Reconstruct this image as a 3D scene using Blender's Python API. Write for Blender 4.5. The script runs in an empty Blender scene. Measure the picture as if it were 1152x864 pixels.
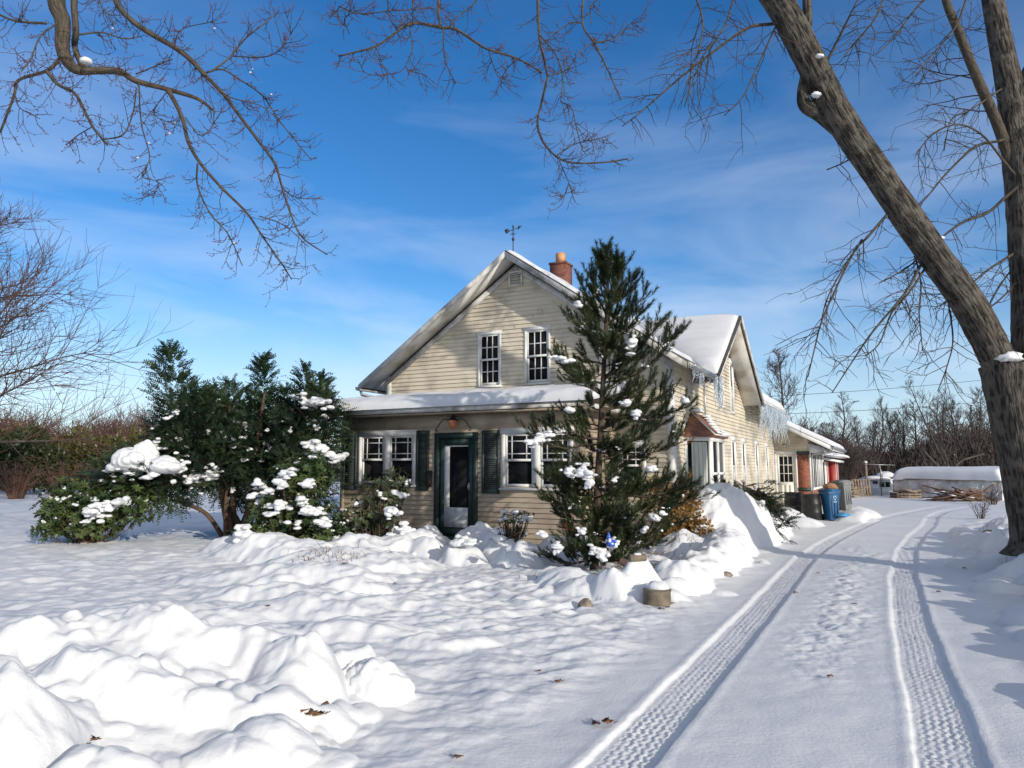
import bpy, math, random
import numpy as np
R=math.radians
scene=bpy.context.scene
COL=scene.collection
rng=np.random.default_rng(7)
# ------------------------------------------------------------------ camera model
PITCH=R(6.61);FPX=820.0;CAMH=1.65
def ray(u,v):
    x=(u-576)/FPX;y=(432-v)/FPX
    return np.array([x,math.cos(PITCH)-math.sin(PITCH)*y,math.sin(PITCH)+math.cos(PITCH)*y])
def at(u,v,Y):
    d=ray(u,v);return np.array([0,0,CAMH])+d*(Y/d[1])
HA=R(27.5)
RX,RY=math.cos(HA),-math.sin(HA)       # house frame: s runs along the front
BX,BY=math.sin(HA),math.cos(HA)        # b runs back along the drive
def sb(s,b): return (s*RX+b*BX, s*RY+b*BY)
# ------------------------------------------------------------------ noise
_perm={}
def _tab(seed):
    if seed not in _perm:
        r_=np.random.default_rng(seed)
        p=r_.permutation(256);a=r_.uniform(0,2*np.pi,256)
        _perm[seed]=(np.concatenate([p,p]),np.cos(a),np.sin(a))
    return _perm[seed]
def pn(x,y,seed=1):
    x=np.asarray(x,float);y=np.asarray(y,float)
    p,gx,gy=_tab(seed)
    xi=np.floor(x).astype(int);yi=np.floor(y).astype(int)
    fx=x-xi;fy=y-yi
    u=fx*fx*fx*(fx*(fx*6-15)+10);v=fy*fy*fy*(fy*(fy*6-15)+10)
    def g(ix,iy,dx,dy):
        h=p[(p[ix&255]+iy)&255]
        return gx[h]*dx+gy[h]*dy
    a=g(xi,yi,fx,fy);b=g(xi+1,yi,fx-1,fy);c=g(xi,yi+1,fx,fy-1);d=g(xi+1,yi+1,fx-1,fy-1)
    return (a+(b-a)*u)*(1-v)+(c+(d-c)*u)*v
def fbm(x,y,o=4,seed=1):
    t=0;a=1
    for i in range(o):
        t=t+a*pn(x*2**i,y*2**i,seed+i);a*=.5
    return t
def pn3(p,seed=1):
    return (pn(p[:,0]+3.1*p[:,2],p[:,1],seed)+pn(p[:,1]-2.3*p[:,0],p[:,2],seed+1)+pn(p[:,2]+1.7*p[:,1],p[:,0],seed+2))/1.5
def sstep(a,b,x):
    t=np.clip((x-a)/(b-a),0,1);return t*t*(3-2*t)
# ------------------------------------------------------------------ ground height
BL=[] # x,y,rx,ry,rot,h,p
def blob_h(x,y,rx,ry,h,rot=0,p=.95): BL.append((x,y,rx,ry,rot,h,p))
# ploughed heap in the left foreground
for a in [(-3.3,4.7,2.0,1.35,.34),(-3.15,5.25,.55,.42,.50),(-2.62,5.45,.60,.48,.53),(-3.7,5.2,.6,.5,.42),(-2.2,5.35,.6,.4,.38),(-1.78,5.45,.42,.36,.44),(-1.5,5.2,.40,.42,.40),
          (-2.58,3.72,.42,.55,.50),(-1.85,3.5,.42,.28,.24),(-2.35,4.55,.8,.32,.36),(-1.62,4.75,.45,.34,.26),(-1.45,4.3,.36,.3,.17),(-1.25,4.85,.3,.25,.12),(-2.9,4.15,.6,.4,.38),(-4.3,4.6,.8,.7,.42),(-1.30,5.62,.22,.2,.25),(-1.12,5.62,.2,.2,.28)]:
    blob_h(a[0],a[1],a[2],a[3],a[4])
blob_h(8.05,11.05,.95,.8,.2)
# drifts behind it
for a in [(-2.6,7.0,1.0,.45,.12),(-1.6,7.2,.8,.4,.13),(-3.6,8.0,1.2,.5,.14),(-2.2,8.4,1.0,.5,.15),(-3.0,9.3,1.0,.4,.14),(-2.0,9.6,.5,.3,.16),(-1.2,8.6,.8,.35,.10),(-4.4,7.0,.9,.4,.13),(-.6,6.9,.6,.3,.08),(-3.2,10.6,1.6,.6,.2),(-2.6,12.0,1.6,.9,.28),
          (-4.4,13.4,1.0,.7,.4),(-3.6,12.9,1.0,.6,.36),(-2.8,13.4,.8,.6,.36),(-2.1,13.8,.7,.5,.34),(-5.2,14.0,.6,.6,.3)]:
    blob_h(a[0],a[1],a[2],a[3],a[4])
# bed along the porch
for s,b,rs,h in [(-9.9,12.9,.7,.34),(-9.2,12.5,.5,.25),(-8.3,12.3,.45,.42),(-8.0,11.7,.42,.38),(-7.6,11.2,.45,.32),(-7.3,12.6,.6,.4),(-6.7,12.3,.5,.42),(-6.2,11.6,.5,.34),(-6.6,10.9,.45,.25),(-5.6,11.2,.6,.34),(-5.2,12.6,1.0,.3),(-8.7,12.8,.7,.22),(-10.6,13.0,.6,.3)]:
    x,y=sb(s,b);blob_h(x,y,rs,rs*.85,h,-HA)
# round the logs at the pine's foot
for u,Y,rx,ry,h in [(690,9.35,.4,.32,.30),(712,9.7,.36,.3,.40),(735,9.2,.45,.3,.16),(660,9.6,.4,.35,.2),(640,10.2,.5,.4,.22),(770,10.1,.4,.35,.28),(755,9.7,.3,.25,.2)]:
    blob_h((u-576)/FPX*Y,Y,rx,ry,h)
# low ridge between bed and drive, heap over the bush by the bay, heap by the barrels
for s,b,rs,rb,h in [(-2.75,10.4,.4,1.0,.24),(-2.7,11.8,.45,1.0,.34),(-2.75,13.2,.5,1.1,.42),(-2.9,14.5,.5,.9,.42),(-3.6,13.9,.6,.7,.40),
                    (-3.45,16.5,1.2,1.7,1.22),(-3.35,15.6,.85,1.1,.75),(-3.25,17.9,1.0,1.6,1.05),(-3.2,19.2,.9,1.5,.75),(-3.8,15.2,.9,1.0,.5),(-3.3,21.5,.7,1.5,.5),(-3.0,23.4,.7,1.2,.42),(-2.95,24.8,.5,.9,.3),(-2.4,23.0,.5,.9,.2),(-1.2,26.3,.7,1.2,.3),(-1.3,28.2,.8,1.4,.35)]:
    x,y=sb(s,b);blob_h(x,y,rs,rb,h,-HA,.8)
CH=[]
_g=np.random.default_rng(515)
for k in range(110):                      # clods on the ploughed heap
    a=_g.uniform(-4.2,-1.0),_g.uniform(3.4,6.1);r_=_g.uniform(.07,.26);CH.append((*a,r_,r_*_g.uniform(.7,1.1),_g.uniform(0,3),r_*_g.uniform(.2,.42)))
for k in range(120):                      # clods in the bed along the porch and under the pine
    b_=_g.uniform(10.4,13.3);s_=_g.uniform(-11,-3.2);x_,y_=sb(s_,b_);r_=_g.uniform(.06,.22);CH.append((x_,y_,r_,r_*_g.uniform(.7,1.1),_g.uniform(0,3),r_*_g.uniform(.25,.6)))
for k in range(190):                       # clods along both edges of the drive
    b_=_g.uniform(6,22);s_=_g.choice([-2.6,1.5,1.8,2.1,2.5])+_g.normal()*.25;b_=max(b_,10.) if s_<0 else b_;x_,y_=sb(s_,b_);r_=_g.uniform(.05,.2) if s_<0 else _g.uniform(.10,.38);CH.append((x_,y_,r_,r_*_g.uniform(.7,1.1),_g.uniform(0,3),r_*_g.uniform(.25,.6)))
for k in range(60):                       # a few over the lawn
    b_=_g.uniform(5.5,13);s_=_g.uniform(-12,-3);x_,y_=sb(s_,b_);r_=_g.uniform(.05,.16);CH.append((x_,y_,r_,r_*_g.uniform(.6,1.),_g.uniform(0,3),r_*_g.uniform(.12,.3)))
CHA=np.array(CH)
TL=np.array([[-20,-1.46],[3,-1.46],[6,-1.47],[9,-1.48],[15,-1.55],[19,-1.35],[23,-.98],[26.6,-.6],[31,.2],[36,1.4],[60,8]])
TR=np.array([[-20,.24],[5,.21],[9,.08],[13,.04],[17,.14],[21,.42],[25,.83],[29,1.05],[33,1.6],[38,3.0],[60,9]])
def ground_h(x,y,detail=True):
    x=np.asarray(x,float);y=np.asarray(y,float)
    s=x*RX+y*RY;b=x*BX+y*BY
    r=np.hypot(x,y)
    near=np.clip(1-(r-18)/30,0,1)
    drive=sstep(-2.5,-1.9,s+.25*pn(b*.35,s*0,5))*(1-sstep(.7,1.25,s+.3*pn(b*.5,s*0,6)-np.interp(b,[0,20,30,45],[0,.1,1.4,6])))
    drive=np.maximum(drive,sstep(29,33,b)*sstep(-3,-1,s)*(1-sstep(8,12,s)))
    yard=1-drive
    # lump field
    wx=x+.16*pn(x*1.7,y*1.7,11)+.05*pn(x*6,y*6,13);wy=y+.16*pn(x*1.7,y*1.7,12)+.05*pn(x*6,y*6,14)
    acc=np.zeros_like(x)
    for bx,by,rx,ry,rot,h,p in BL:
        c,sn=math.cos(rot),math.sin(rot)
        dx=wx-bx;dy=wy-by
        q=((dx*c+dy*sn)/rx)**2+((-dx*sn+dy*c)/ry)**2
        acc+=(h*np.clip(1-q,0,1)**p)**3
    lump=np.cbrt(acc)
    cw=np.zeros_like(x)
    X2=x+.04*pn(x*5,y*5,15);Y2=y+.04*pn(x*5,y*5,16)
    if x.size<64:
        for q_ in np.flatnonzero((np.abs(CHA[:,0]-x.mean())<4)&(np.abs(CHA[:,1]-y.mean())<4)):
            bx,by,rx,ry,rot,hh=CHA[q_];c,sn=math.cos(rot),math.sin(rot);dx=X2-bx;dy=Y2-by
            cw=np.maximum(cw,hh*np.clip(1-((dx*c+dy*sn)/rx)**2-((-dx*sn+dy*c)/ry)**2,0,1)**.6)
    else:
        xf,yf,cf=X2.ravel(),Y2.ravel(),cw.ravel()
        for bx,by,rx,ry,rot,hh in CHA:
            ii=np.flatnonzero((np.abs(xf-bx)<max(rx,ry))&(np.abs(yf-by)<max(rx,ry)))
            if not len(ii): continue
            c,sn=math.cos(rot),math.sin(rot);dx=xf[ii]-bx;dy=yf[ii]-by
            cf[ii]=np.maximum(cf[ii],hh*np.clip(1-((dx*c+dy*sn)/rx)**2-((-dx*sn+dy*c)/ry)**2,0,1)**.6)
        cw=cf.reshape(x.shape)
    # right bank
    edge=1.36+.28*pn(b*.55,b*0,21)+.16*pn(b*1.7,b*0,22)+np.interp(b,[0,19,24,30,45],[0,0,.9,2.4,8])
    bank=(.35*sstep(0,.5,s-edge)+.08*sstep(.5,1.2,s-edge))*(1-.55*sstep(1.6,4.5,s-edge))*np.interp(b,[-5,4,12,20,30,40],[.5,.6,.95,.9,.55,.2])
    bank=bank*(1+.30*pn(s*1.1,b*1.1,23)+.18*pn(s*2.7,b*2.7,24))
    h=lump+bank+cw
    # yard
    yl=yard*(1-sstep(0,.5,s-edge))
    side=np.clip(-s/6,0,1)
    h=h+yl*(.06*fbm(x*.45,y*.6,2,31)+.06*side)
    if detail:
        a=pn((x*.8+y*.6)*1.1,(-x*.6+y*.8)*3.0,41);rip=(.5-np.abs(a))
        h=h+yl*near*(.062*rip*np.clip(.7+1.2*pn(x*.3,y*.3,42),.15,1.4)+.045*pn(x*2.3,y*2.9,43)+.020*pn(x*5.5,y*6.5,44)+.008*pn(x*13,y*15,58)+.030*np.abs(pn(x*3.1,y*3.9,70)))
        # trampled middle of the yard
        tr=np.exp(-(((s+5.6)/2.6)**2+((b-8.6)/2.9)**2))
        t2=pn(x*3.6,y*4.6,45);h=h+tr*(.055*np.abs(t2)+.035*t2+.022*pn(x*8,y*9,55))-tr*.06*np.clip(pn(x*2.6+5,y*3.4,46)-.12,0,1)
        h=h+bank*.34*pn(x*2.3,y*2.3,47)+bank*.22*pn(x*5,y*5,48)
        h=h+lump*(1-.45*sstep(-4.6,-4.,s)*sstep(14,15.5,b))*(.16*(.4-np.abs(pn(x*2.6,y*2.6,49))*1.6)+.10*pn(x*5,y*5,56)+.16*np.abs(pn(x*4.3+.5*pn(x*9,y*9,59),y*4.3,69))+.05*pn(x*11,y*11,50))
        h=h+drive*near*(.012*pn(x*1.1,y*1.1,51)+.006*pn(x*5,y*5,52))
        cr=np.exp(-((s+.66+.2*pn(b*.6,b*0,68))/.34)**2)*sstep(5.5,8,b)*(1-sstep(15,20,b))
        h=h+cr*(.050*np.abs(pn(x*3.4,y*3.4,53))+.020*pn(x*7,y*7,54)+.015*pn(x*15,y*15,57))
        for T,sg in ((TL,1),(TR,2)):
            d=s-np.interp(b,T[:,0],T[:,1])-.02*pn(b*.9,b*0,60+sg)
            half=.185+.014*pn(b*.7,b*0,67)
            m=1-sstep(half-.012,half+.008,np.abs(d+.012*pn(x*6,y*6,63)))
            rim=np.exp(-((np.abs(d)-half-.04)/.035)**2)*.005
            ribs=np.clip(np.sin(2*np.pi*(d+.01*np.sin(2*np.pi*b/.11))/.050)*2.0,-1,1)
            blk=np.clip(np.sin(2*np.pi*(b+.35*np.abs(d)+.02*np.sign(np.sin(2*np.pi*d/.10)))/.046)*2.0,-1,1)
            tread=.0075*np.clip(ribs*.7+.6*blk,-1,1)*np.clip(1-(r-10)/10,0,1)*(.75+.6*pn(x*3,y*3,64))
            tread=tread+.005*ribs*np.clip((r-7)/5,0,1)*np.clip(1-(r-20)/10,0,1)
            tread=np.where(np.abs(d)<half-.05+.02*pn(b*3,b*0,66),tread,tread*.12)
            fade=1-sstep(33,42,b)
            h=h*(1-m*fade*.6)+fade*(m*(-.024+tread)+rim+.0045*m*pn(x*22,y*22,65))
    return h
def gh(x,y): return float(ground_h(np.array([x]),np.array([y]),True)[0])
def gat(u,v,iters=12):
    """where the line of sight of (u,v) meets the snow"""
    d=ray(u,v);z=0.
    for _ in range(iters):
        t=(z-CAMH)/d[2];x,y=d[0]*t,d[1]*t;z=.5*z+.5*gh(x,y)
    return np.array([x,y,gh(x,y)])
# ------------------------------------------------------------------ mesh builder
class MB:
    def __init__(s): s.v=[];s.n=0;s.f={3:[],4:[]};s.ng=[];s.tc=[]
    def add(s,verts,faces=None,quads=None,tris=None,tc=None):
        verts=np.asarray(verts,float).reshape(-1,3);o=s.n
        s.v.append(verts);s.n+=len(verts)
        s.tc.append(np.zeros((len(verts),3)) if tc is None else np.asarray(tc,float))
        if quads is not None: s.f[4].append(np.asarray(quads,int)+o)
        if tris is not None: s.f[3].append(np.asarray(tris,int)+o)
        if faces is not None:
            for f in faces:
                if len(f) in (3,4): s.f[len(f)].append(np.asarray([f],int)+o)
                else: s.ng.append(np.asarray(f,int)+o)
        return s
    def box(s,x0,x1,y0,y1,z0,z1):
        v=[(x,y,z) for z in (z0,z1) for y in (y0,y1) for x in (x0,x1)]
        return s.add(v,quads=[(0,2,3,1),(4,5,7,6),(0,1,5,4),(2,6,7,3),(0,4,6,2),(1,3,7,5)])
    def obox(s,c,ax,ay,az):
        c=np.array(c,float);ax=np.array(ax,float);ay=np.array(ay,float);az=np.array(az,float)
        v=[c+i*ax+j*ay+k*az for k in (-1,1) for j in (-1,1) for i in (-1,1)]
        return s.add(v,quads=[(0,2,3,1),(4,5,7,6),(0,1,5,4),(2,6,7,3),(0,4,6,2),(1,3,7,5)])
    def prism(s,poly,ext):
        """poly: list of 3D points (one face), ext: extrusion vector"""
        p=np.array(poly,float);n=len(p);v=np.vstack([p,p+np.array(ext,float)])
        fs=[tuple(range(n))[::-1],tuple(range(n,2*n))]+[(i,(i+1)%n,n+(i+1)%n,n+i) for i in range(n)]
        return s.add(v,faces=fs)
    def tube(s,pts,rad,n=6,cap=True,wob=0,seed=0):
        P=np.asarray(pts,float);m=len(P)
        rad=np.broadcast_to(np.asarray(rad,float),(m,))
        T=np.gradient(P,axis=0);T/=np.linalg.norm(T,axis=1)[:,None]+1e-12
        up=np.array([0,0,1.]) if abs(T[0,2])<.9 else np.array([1.,0,0])
        A=np.cross(T,up);A/=np.linalg.norm(A,axis=1)[:,None]+1e-12
        for i in range(1,m):
            a=A[i-1]-T[i]*np.dot(A[i-1],T[i]);A[i]=a/(np.linalg.norm(a)+1e-12)
        B=np.cross(T,A)
        th=np.arange(n)*2*np.pi/n;c,sn=np.cos(th),np.sin(th)
        ln=np.concatenate([[0],np.cumsum(np.linalg.norm(np.diff(P,axis=0),axis=1))])
        rr=np.repeat(rad[:,None],n,1)
        if wob:
            q=np.stack([np.repeat(c[None],m,0)*1.3+seed,np.repeat(sn[None],m,0)*1.3,np.repeat(ln[:,None],n,1)*1.6],-1).reshape(-1,3)
            rr=rr*(1+wob*pn3(q,77).reshape(m,n))
        V=P[:,None]+rr[:,:,None]*(A[:,None]*c[None,:,None]+B[:,None]*sn[None,:,None])
        tc=np.stack([rr*c[None],rr*sn[None],np.repeat(ln[:,None],n,1)],-1)
        i=np.arange(m-1)[:,None]*n;j=np.arange(n)[None];k=(j+1)%n
        q=np.stack([i+j,i+k,i+n+k,i+n+j],-1).reshape(-1,4)
        fs=[tuple(range(n))[::-1],tuple(range((m-1)*n,m*n))] if cap and n>2 else None
        return s.add(V.reshape(-1,3),faces=fs,quads=q,tc=tc.reshape(-1,3))
    def lathe(s,prof,c,n=24,axis=None):
        prof=np.array(prof,float);m=len(prof);th=np.arange(n)*2*np.pi/n
        V=np.stack([prof[:,0][:,None]*np.cos(th),prof[:,0][:,None]*np.sin(th),np.repeat(prof[:,1][:,None],n,1)],-1).reshape(-1,3)
        if axis is not None: V=V@np.array(axis,float)
        i=np.arange(m-1)[:,None]*n;j=np.arange(n)[None];k=(j+1)%n
        return s.add(V+np.array(c),quads=np.stack([i+j,i+k,i+n+k,i+n+j],-1).reshape(-1,4),faces=[tuple(range(n))[::-1],tuple(range((m-1)*n,m*n))])
    def blob(s,c,rad,noise=.18,fr=1.6,seed=0,n=14,flat=.35,rot=0):
        """lumpy rounded body; the lower part squashed"""
        th=np.linspace(0,np.pi,n//2+2);ph=np.arange(n)*2*np.pi/n
        D=np.stack([np.sin(th)[:,None]*np.cos(ph),np.sin(th)[:,None]*np.sin(ph),np.repeat(np.cos(th)[:,None],n,1)],-1).reshape(-1,3)
        k=1+noise*pn3(D*fr+seed*3.7,80)+noise*.5*pn3(D*fr*2.3+seed*1.7,83)
        V=D*k[:,None];V[:,2]=np.where(V[:,2]<0,V[:,2]*flat,V[:,2])
        V=V*np.array(rad)
        if rot: V=V@np.array([[math.cos(rot),math.sin(rot),0],[-math.sin(rot),math.cos(rot),0],[0,0,1]])
        m=n//2+2
        i=np.arange(m-1)[:,None]*n;j=np.arange(n)[None];kk=(j+1)%n
        return s.add(V+np.array(c),quads=np.stack([i+j,i+n+j,i+n+kk,i+kk],-1).reshape(-1,4))
    def quads(s,Q):
        Q=np.asarray(Q,float).reshape(-1,4,3)
        return s.add(Q.reshape(-1,3),quads=np.arange(len(Q)*4).reshape(-1,4))
    def build(s,name,mat,parent=None,smooth=False,loc=None,rotz=0,tc=False,angle=None):
        me=bpy.data.meshes.new(name)
        V=np.vstack(s.v).astype(np.float32)
        me.vertices.add(len(V));me.vertices.foreach_set('co',V.ravel())
        li=[];ls=[]
        for k in (3,4):
            for f in s.f[k]:
                li.append(f.ravel());ls.append(np.full(len(f),k))
        for f in s.ng: li.append(f);ls.append(np.array([len(f)]))
        li=np.concatenate(li).astype(np.int32);ls=np.concatenate(ls).astype(np.int32)
        me.loops.add(len(li));me.loops.foreach_set('vertex_index',li)
        me.polygons.add(len(ls));st=np.concatenate([[0],np.cumsum(ls)[:-1]]).astype(np.int32)
        me.polygons.foreach_set('loop_start',st);me.polygons.foreach_set('loop_total',ls)
        if smooth: me.polygons.foreach_set('use_smooth',np.ones(len(ls),bool))
        if tc:
            at_=me.attributes.new('tc','FLOAT_VECTOR','POINT');at_.data.foreach_set('vector',np.vstack(s.tc).astype(np.float32).ravel())
        me.update(calc_edges=True);me.validate()
        if smooth and angle is not None: me.set_sharp_from_angle(angle=R(angle))
        me.materials.append(mat)
        o=bpy.data.objects.new(name,me);COL.objects.link(o)
        if parent is not None: o.parent=parent
        if loc is not None: o.location=loc
        if rotz: o.rotation_euler=(0,0,rotz)
        return o
def tag(o,label=None,cat=None,group=None,kind=None):
    if label: o['label']=label
    if cat: o['category']=cat
    if group: o['group']=group
    if kind: o['kind']=kind
    return o
def empty(name,loc,label,cat,group=None,rotz=0):
    o=bpy.data.objects.new(name,None);COL.objects.link(o);o.empty_display_size=.2
    o.location=tuple(float(a) for a in loc);o.rotation_euler=(0,0,rotz);tag(o,label,cat,group);return o
def copy_tree(o,parent=None):
    c=o.copy();COL.objects.link(c)
    if parent is not None: c.parent=parent
    for ch in o.children: copy_tree(ch,c)
    return c
# ------------------------------------------------------------------ materials
def new_mat(name):
    m=bpy.data.materials.new(name);m.use_nodes=True
    nt=m.node_tree;return m,nt,nt.nodes['Principled BSDF']
def M(name,c1,c2=None,rough=.6,scale=6.,detail=5.,stretch=(1,1,1),lo=.35,hi=.65,bump=0.,bscale=None,bdist=.01,spec=.5,metal=0.,coords='Object',trans=0.,sss=0.,c3=None,s3=.7,ior=None):
    m,nt,b=new_mat(name);N=nt.nodes;L=nt.links
    b.inputs['Roughness'].default_value=rough;b.inputs['Metallic'].default_value=metal
    b.inputs['Specular IOR Level'].default_value=spec
    if ior: b.inputs['IOR'].default_value=ior
    if trans: b.inputs['Transmission Weight'].default_value=trans
    if coords=='tc':
        tx=N.new('ShaderNodeAttribute');tx.attribute_name='tc';out=tx.outputs['Vector']
    else:
        tx=N.new('ShaderNodeTexCoord');out=tx.outputs[coords]
    mp=N.new('ShaderNodeMapping');mp.inputs['Scale'].default_value=stretch;L.new(out,mp.inputs['Vector'])
    if c2 is None: c2=tuple(min(1,x*1.25) for x in c1)
    nz=N.new('ShaderNodeTexNoise');nz.inputs['Scale'].default_value=scale;nz.inputs['Detail'].default_value=detail;L.new(mp.outputs[0],nz.inputs['Vector'])
    cr=N.new('ShaderNodeValToRGB');e=cr.color_ramp.elements
    e[0].position=lo;e[0].color=(*c1,1);e[1].position=hi;e[1].color=(*c2,1);L.new(nz.outputs['Fac'],cr.inputs[0])
    col=cr.outputs[0]
    if c3 is not None:
        n2=N.new('ShaderNodeTexNoise');n2.inputs['Scale'].default_value=s3;n2.inputs['Detail'].default_value=6;L.new(out,n2.inputs['Vector'])
        r2=N.new('ShaderNodeValToRGB');r2.color_ramp.elements[0].position=.48;r2.color_ramp.elements[1].position=.66;L.new(n2.outputs['Fac'],r2.inputs[0])
        mx=N.new('ShaderNodeMix');mx.data_type='RGBA';L.new(r2.outputs[0],mx.inputs[0]);L.new(col,mx.inputs[6]);mx.inputs[7].default_value=(*c3,1);col=mx.outputs[2]
    L.new(col,b.inputs['Base Color'])
    if bump:
        nb=N.new('ShaderNodeTexNoise');nb.inputs['Scale'].default_value=bscale or scale*3;nb.inputs['Detail'].default_value=6;L.new(mp.outputs[0],nb.inputs['Vector'])
        bm=N.new('ShaderNodeBump');bm.inputs['Strength'].default_value=bump;bm.inputs['Distance'].default_value=bdist
        L.new(nb.outputs['Fac'],bm.inputs['Height']);L.new(bm.outputs[0],b.inputs['Normal'])
    if sss:
        b.inputs['Subsurface Weight'].default_value=sss;b.inputs['Subsurface Radius'].default_value=(.03,.035,.04);b.inputs['Subsurface Scale'].default_value=.5
    return m
def leafmat(name,c1,c2,scale=3.,rough=.45,spec=.4,transl=.15):
    m=M(name,c1,c2,rough=rough,scale=scale,detail=4,lo=.38,hi=.62,spec=spec)
    nt=m.node_tree;N=nt.nodes;L=nt.links;b=N['Principled BSDF'];out=N['Material Output']
    t=N.new('ShaderNodeBsdfTranslucent');src=b.inputs['Base Color'].links[0].from_socket;L.new(src,t.inputs[0])
    mx=N.new('ShaderNodeMixShader');mx.inputs[0].default_value=transl;L.new(b.outputs[0],mx.inputs[1]);L.new(t.outputs[0],mx.inputs[2]);L.new(mx.outputs[0],out.inputs[0])
    return m
def brickmat(name,c1,c2,mortar,scale=1.,sx=.21,sz=.07):
    m,nt,b=new_mat(name);N=nt.nodes;L=nt.links
    tx=N.new('ShaderNodeTexCoord');sp=N.new('ShaderNodeSeparateXYZ');L.new(tx.outputs['Object'],sp.inputs[0])
    ad=N.new('ShaderNodeMath');ad.operation='ADD';L.new(sp.outputs[0],ad.inputs[0]);L.new(sp.outputs[1],ad.inputs[1])
    cb=N.new('ShaderNodeCombineXYZ');L.new(ad.outputs[0],cb.inputs[0]);L.new(sp.outputs[2],cb.inputs[1])
    br=N.new('ShaderNodeTexBrick');br.inputs['Color1'].default_value=(*c1,1);br.inputs['Color2'].default_value=(*c2,1);br.inputs['Mortar'].default_value=(*mortar,1)
    br.inputs['Scale'].default_value=1;br.inputs['Brick Width'].default_value=sx;br.inputs['Row Height'].default_value=sz;br.inputs['Mortar Size'].default_value=.008
    L.new(cb.outputs[0],br.inputs['Vector'])
    nz=N.new('ShaderNodeTexNoise');nz.inputs['Scale'].default_value=9;nz.inputs['Detail'].default_value=6;L.new(tx.outputs['Object'],nz.inputs['Vector'])
    mx=N.new('ShaderNodeMix');mx.data_type='RGBA';mx.blend_type='MULTIPLY';mx.inputs[0].default_value=.7
    cr=N.new('ShaderNodeValToRGB');cr.color_ramp.elements[0].color=(.45,.45,.45,1);cr.color_ramp.elements[1].color=(1.2,1.2,1.2,1);cr.color_ramp.elements[0].position=.3;cr.color_ramp.elements[1].position=.7
    L.new(nz.outputs['Fac'],cr.inputs[0]);L.new(br.outputs['Color'],mx.inputs[6]);L.new(cr.outputs[0],mx.inputs[7]);L.new(mx.outputs[2],b.inputs['Base Color'])
    bm=N.new('ShaderNodeBump');bm.inputs['Strength'].default_value=.6;bm.inputs['Distance'].default_value=.01;bm.invert=True;L.new(br.outputs['Fac'],bm.inputs['Height']);L.new(bm.outputs[0],b.inputs['Normal'])
    b.inputs['Roughness'].default_value=.85
    return m
def snowmat(name,dirt=None,grain=.35,dscale=2.2):
    m,nt,b=new_mat(name);N=nt.nodes;L=nt.links
    b.inputs['Roughness'].default_value=.55;b.inputs['Specular IOR Level'].default_value=.25
    tx=N.new('ShaderNodeTexCoord')
    n1=N.new('ShaderNodeTexNoise');n1.inputs['Scale'].default_value=28;n1.inputs['Detail'].default_value=8;n1.inputs['Roughness'].default_value=.65;L.new(tx.outputs['Object'],n1.inputs['Vector'])
    n2=N.new('ShaderNodeTexNoise');n2.inputs['Scale'].default_value=170;n2.inputs['Detail'].default_value=3;L.new(tx.outputs['Object'],n2.inputs['Vector'])
    b1=N.new('ShaderNodeBump');b1.inputs['Strength'].default_value=grain;b1.inputs['Distance'].default_value=.02;L.new(n1.outputs['Fac'],b1.inputs['Height'])
    b2=N.new('ShaderNodeBump');b2.inputs['Strength'].default_value=grain;b2.inputs['Distance'].default_value=.004;L.new(n2.outputs['Fac'],b2.inputs['Height']);L.new(b1.outputs[0],b2.inputs['Normal'])
    L.new(b2.outputs[0],b.inputs['Normal'])
    n3=N.new('ShaderNodeTexNoise');n3.inputs['Scale'].default_value=.9;n3.inputs['Detail'].default_value=5;L.new(tx.outputs['Object'],n3.inputs['Vector'])
    cr=N.new('ShaderNodeValToRGB');e=cr.color_ramp.elements;e[0].position=.3;e[0].color=(.655,.665,.68,1);e[1].position=.7;e[1].color=(.745,.75,.755,1);L.new(n3.outputs['Fac'],cr.inputs[0])
    col=cr.outputs[0]
    if dirt:
        n4=N.new('ShaderNodeTexNoise');n4.inputs['Scale'].default_value=dscale;n4.inputs['Detail'].default_value=9;n4.inputs['Roughness'].default_value=.7;L.new(tx.outputs['Object'],n4.inputs['Vector'])
        r4=N.new('ShaderNodeValToRGB');r4.color_ramp.elements[0].position=.58;r4.color_ramp.elements[1].position=.72;L.new(n4.outputs['Fac'],r4.inputs[0])
        mx=N.new('ShaderNodeMix');mx.data_type='RGBA';L.new(r4.outputs[0],mx.inputs[0]);L.new(col,mx.inputs[6]);mx.inputs[7].default_value=(*dirt,1);col=mx.outputs[2]
    L.new(col,b.inputs['Base Color'])
    return m
SNOW=snowmat('snow');SNOW2=snowmat('snow_settled',grain=.5)
SNOWD=snowmat('snow_dirty',dirt=(.42,.30,.17))
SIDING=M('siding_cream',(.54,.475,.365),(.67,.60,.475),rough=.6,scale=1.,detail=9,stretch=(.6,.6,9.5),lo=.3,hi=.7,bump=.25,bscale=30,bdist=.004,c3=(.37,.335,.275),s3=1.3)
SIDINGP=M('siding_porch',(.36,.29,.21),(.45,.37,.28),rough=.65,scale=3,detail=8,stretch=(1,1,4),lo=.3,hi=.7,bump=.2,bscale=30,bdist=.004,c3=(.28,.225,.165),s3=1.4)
TRIM=M('trim_white',(.62,.62,.60),(.74,.74,.72),rough=.5,scale=5,detail=8,c3=(.58,.575,.55),s3=3.,bump=.1,bscale=40,bdist=.003)
TRIMW=M('trim_weathered',(.46,.45,.43),(.60,.59,.56),rough=.75,scale=7,detail=10,stretch=(1,1,1),c3=(.25,.24,.21),s3=2.5,bump=.3,bscale=40,bdist=.004)
SOFFIT=M('soffit_paint',(.60,.58,.53),(.70,.68,.63),rough=.6,scale=4,detail=8,c3=(.43,.40,.33),s3=2.,bump=.15,bscale=30,bdist=.003)
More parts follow.
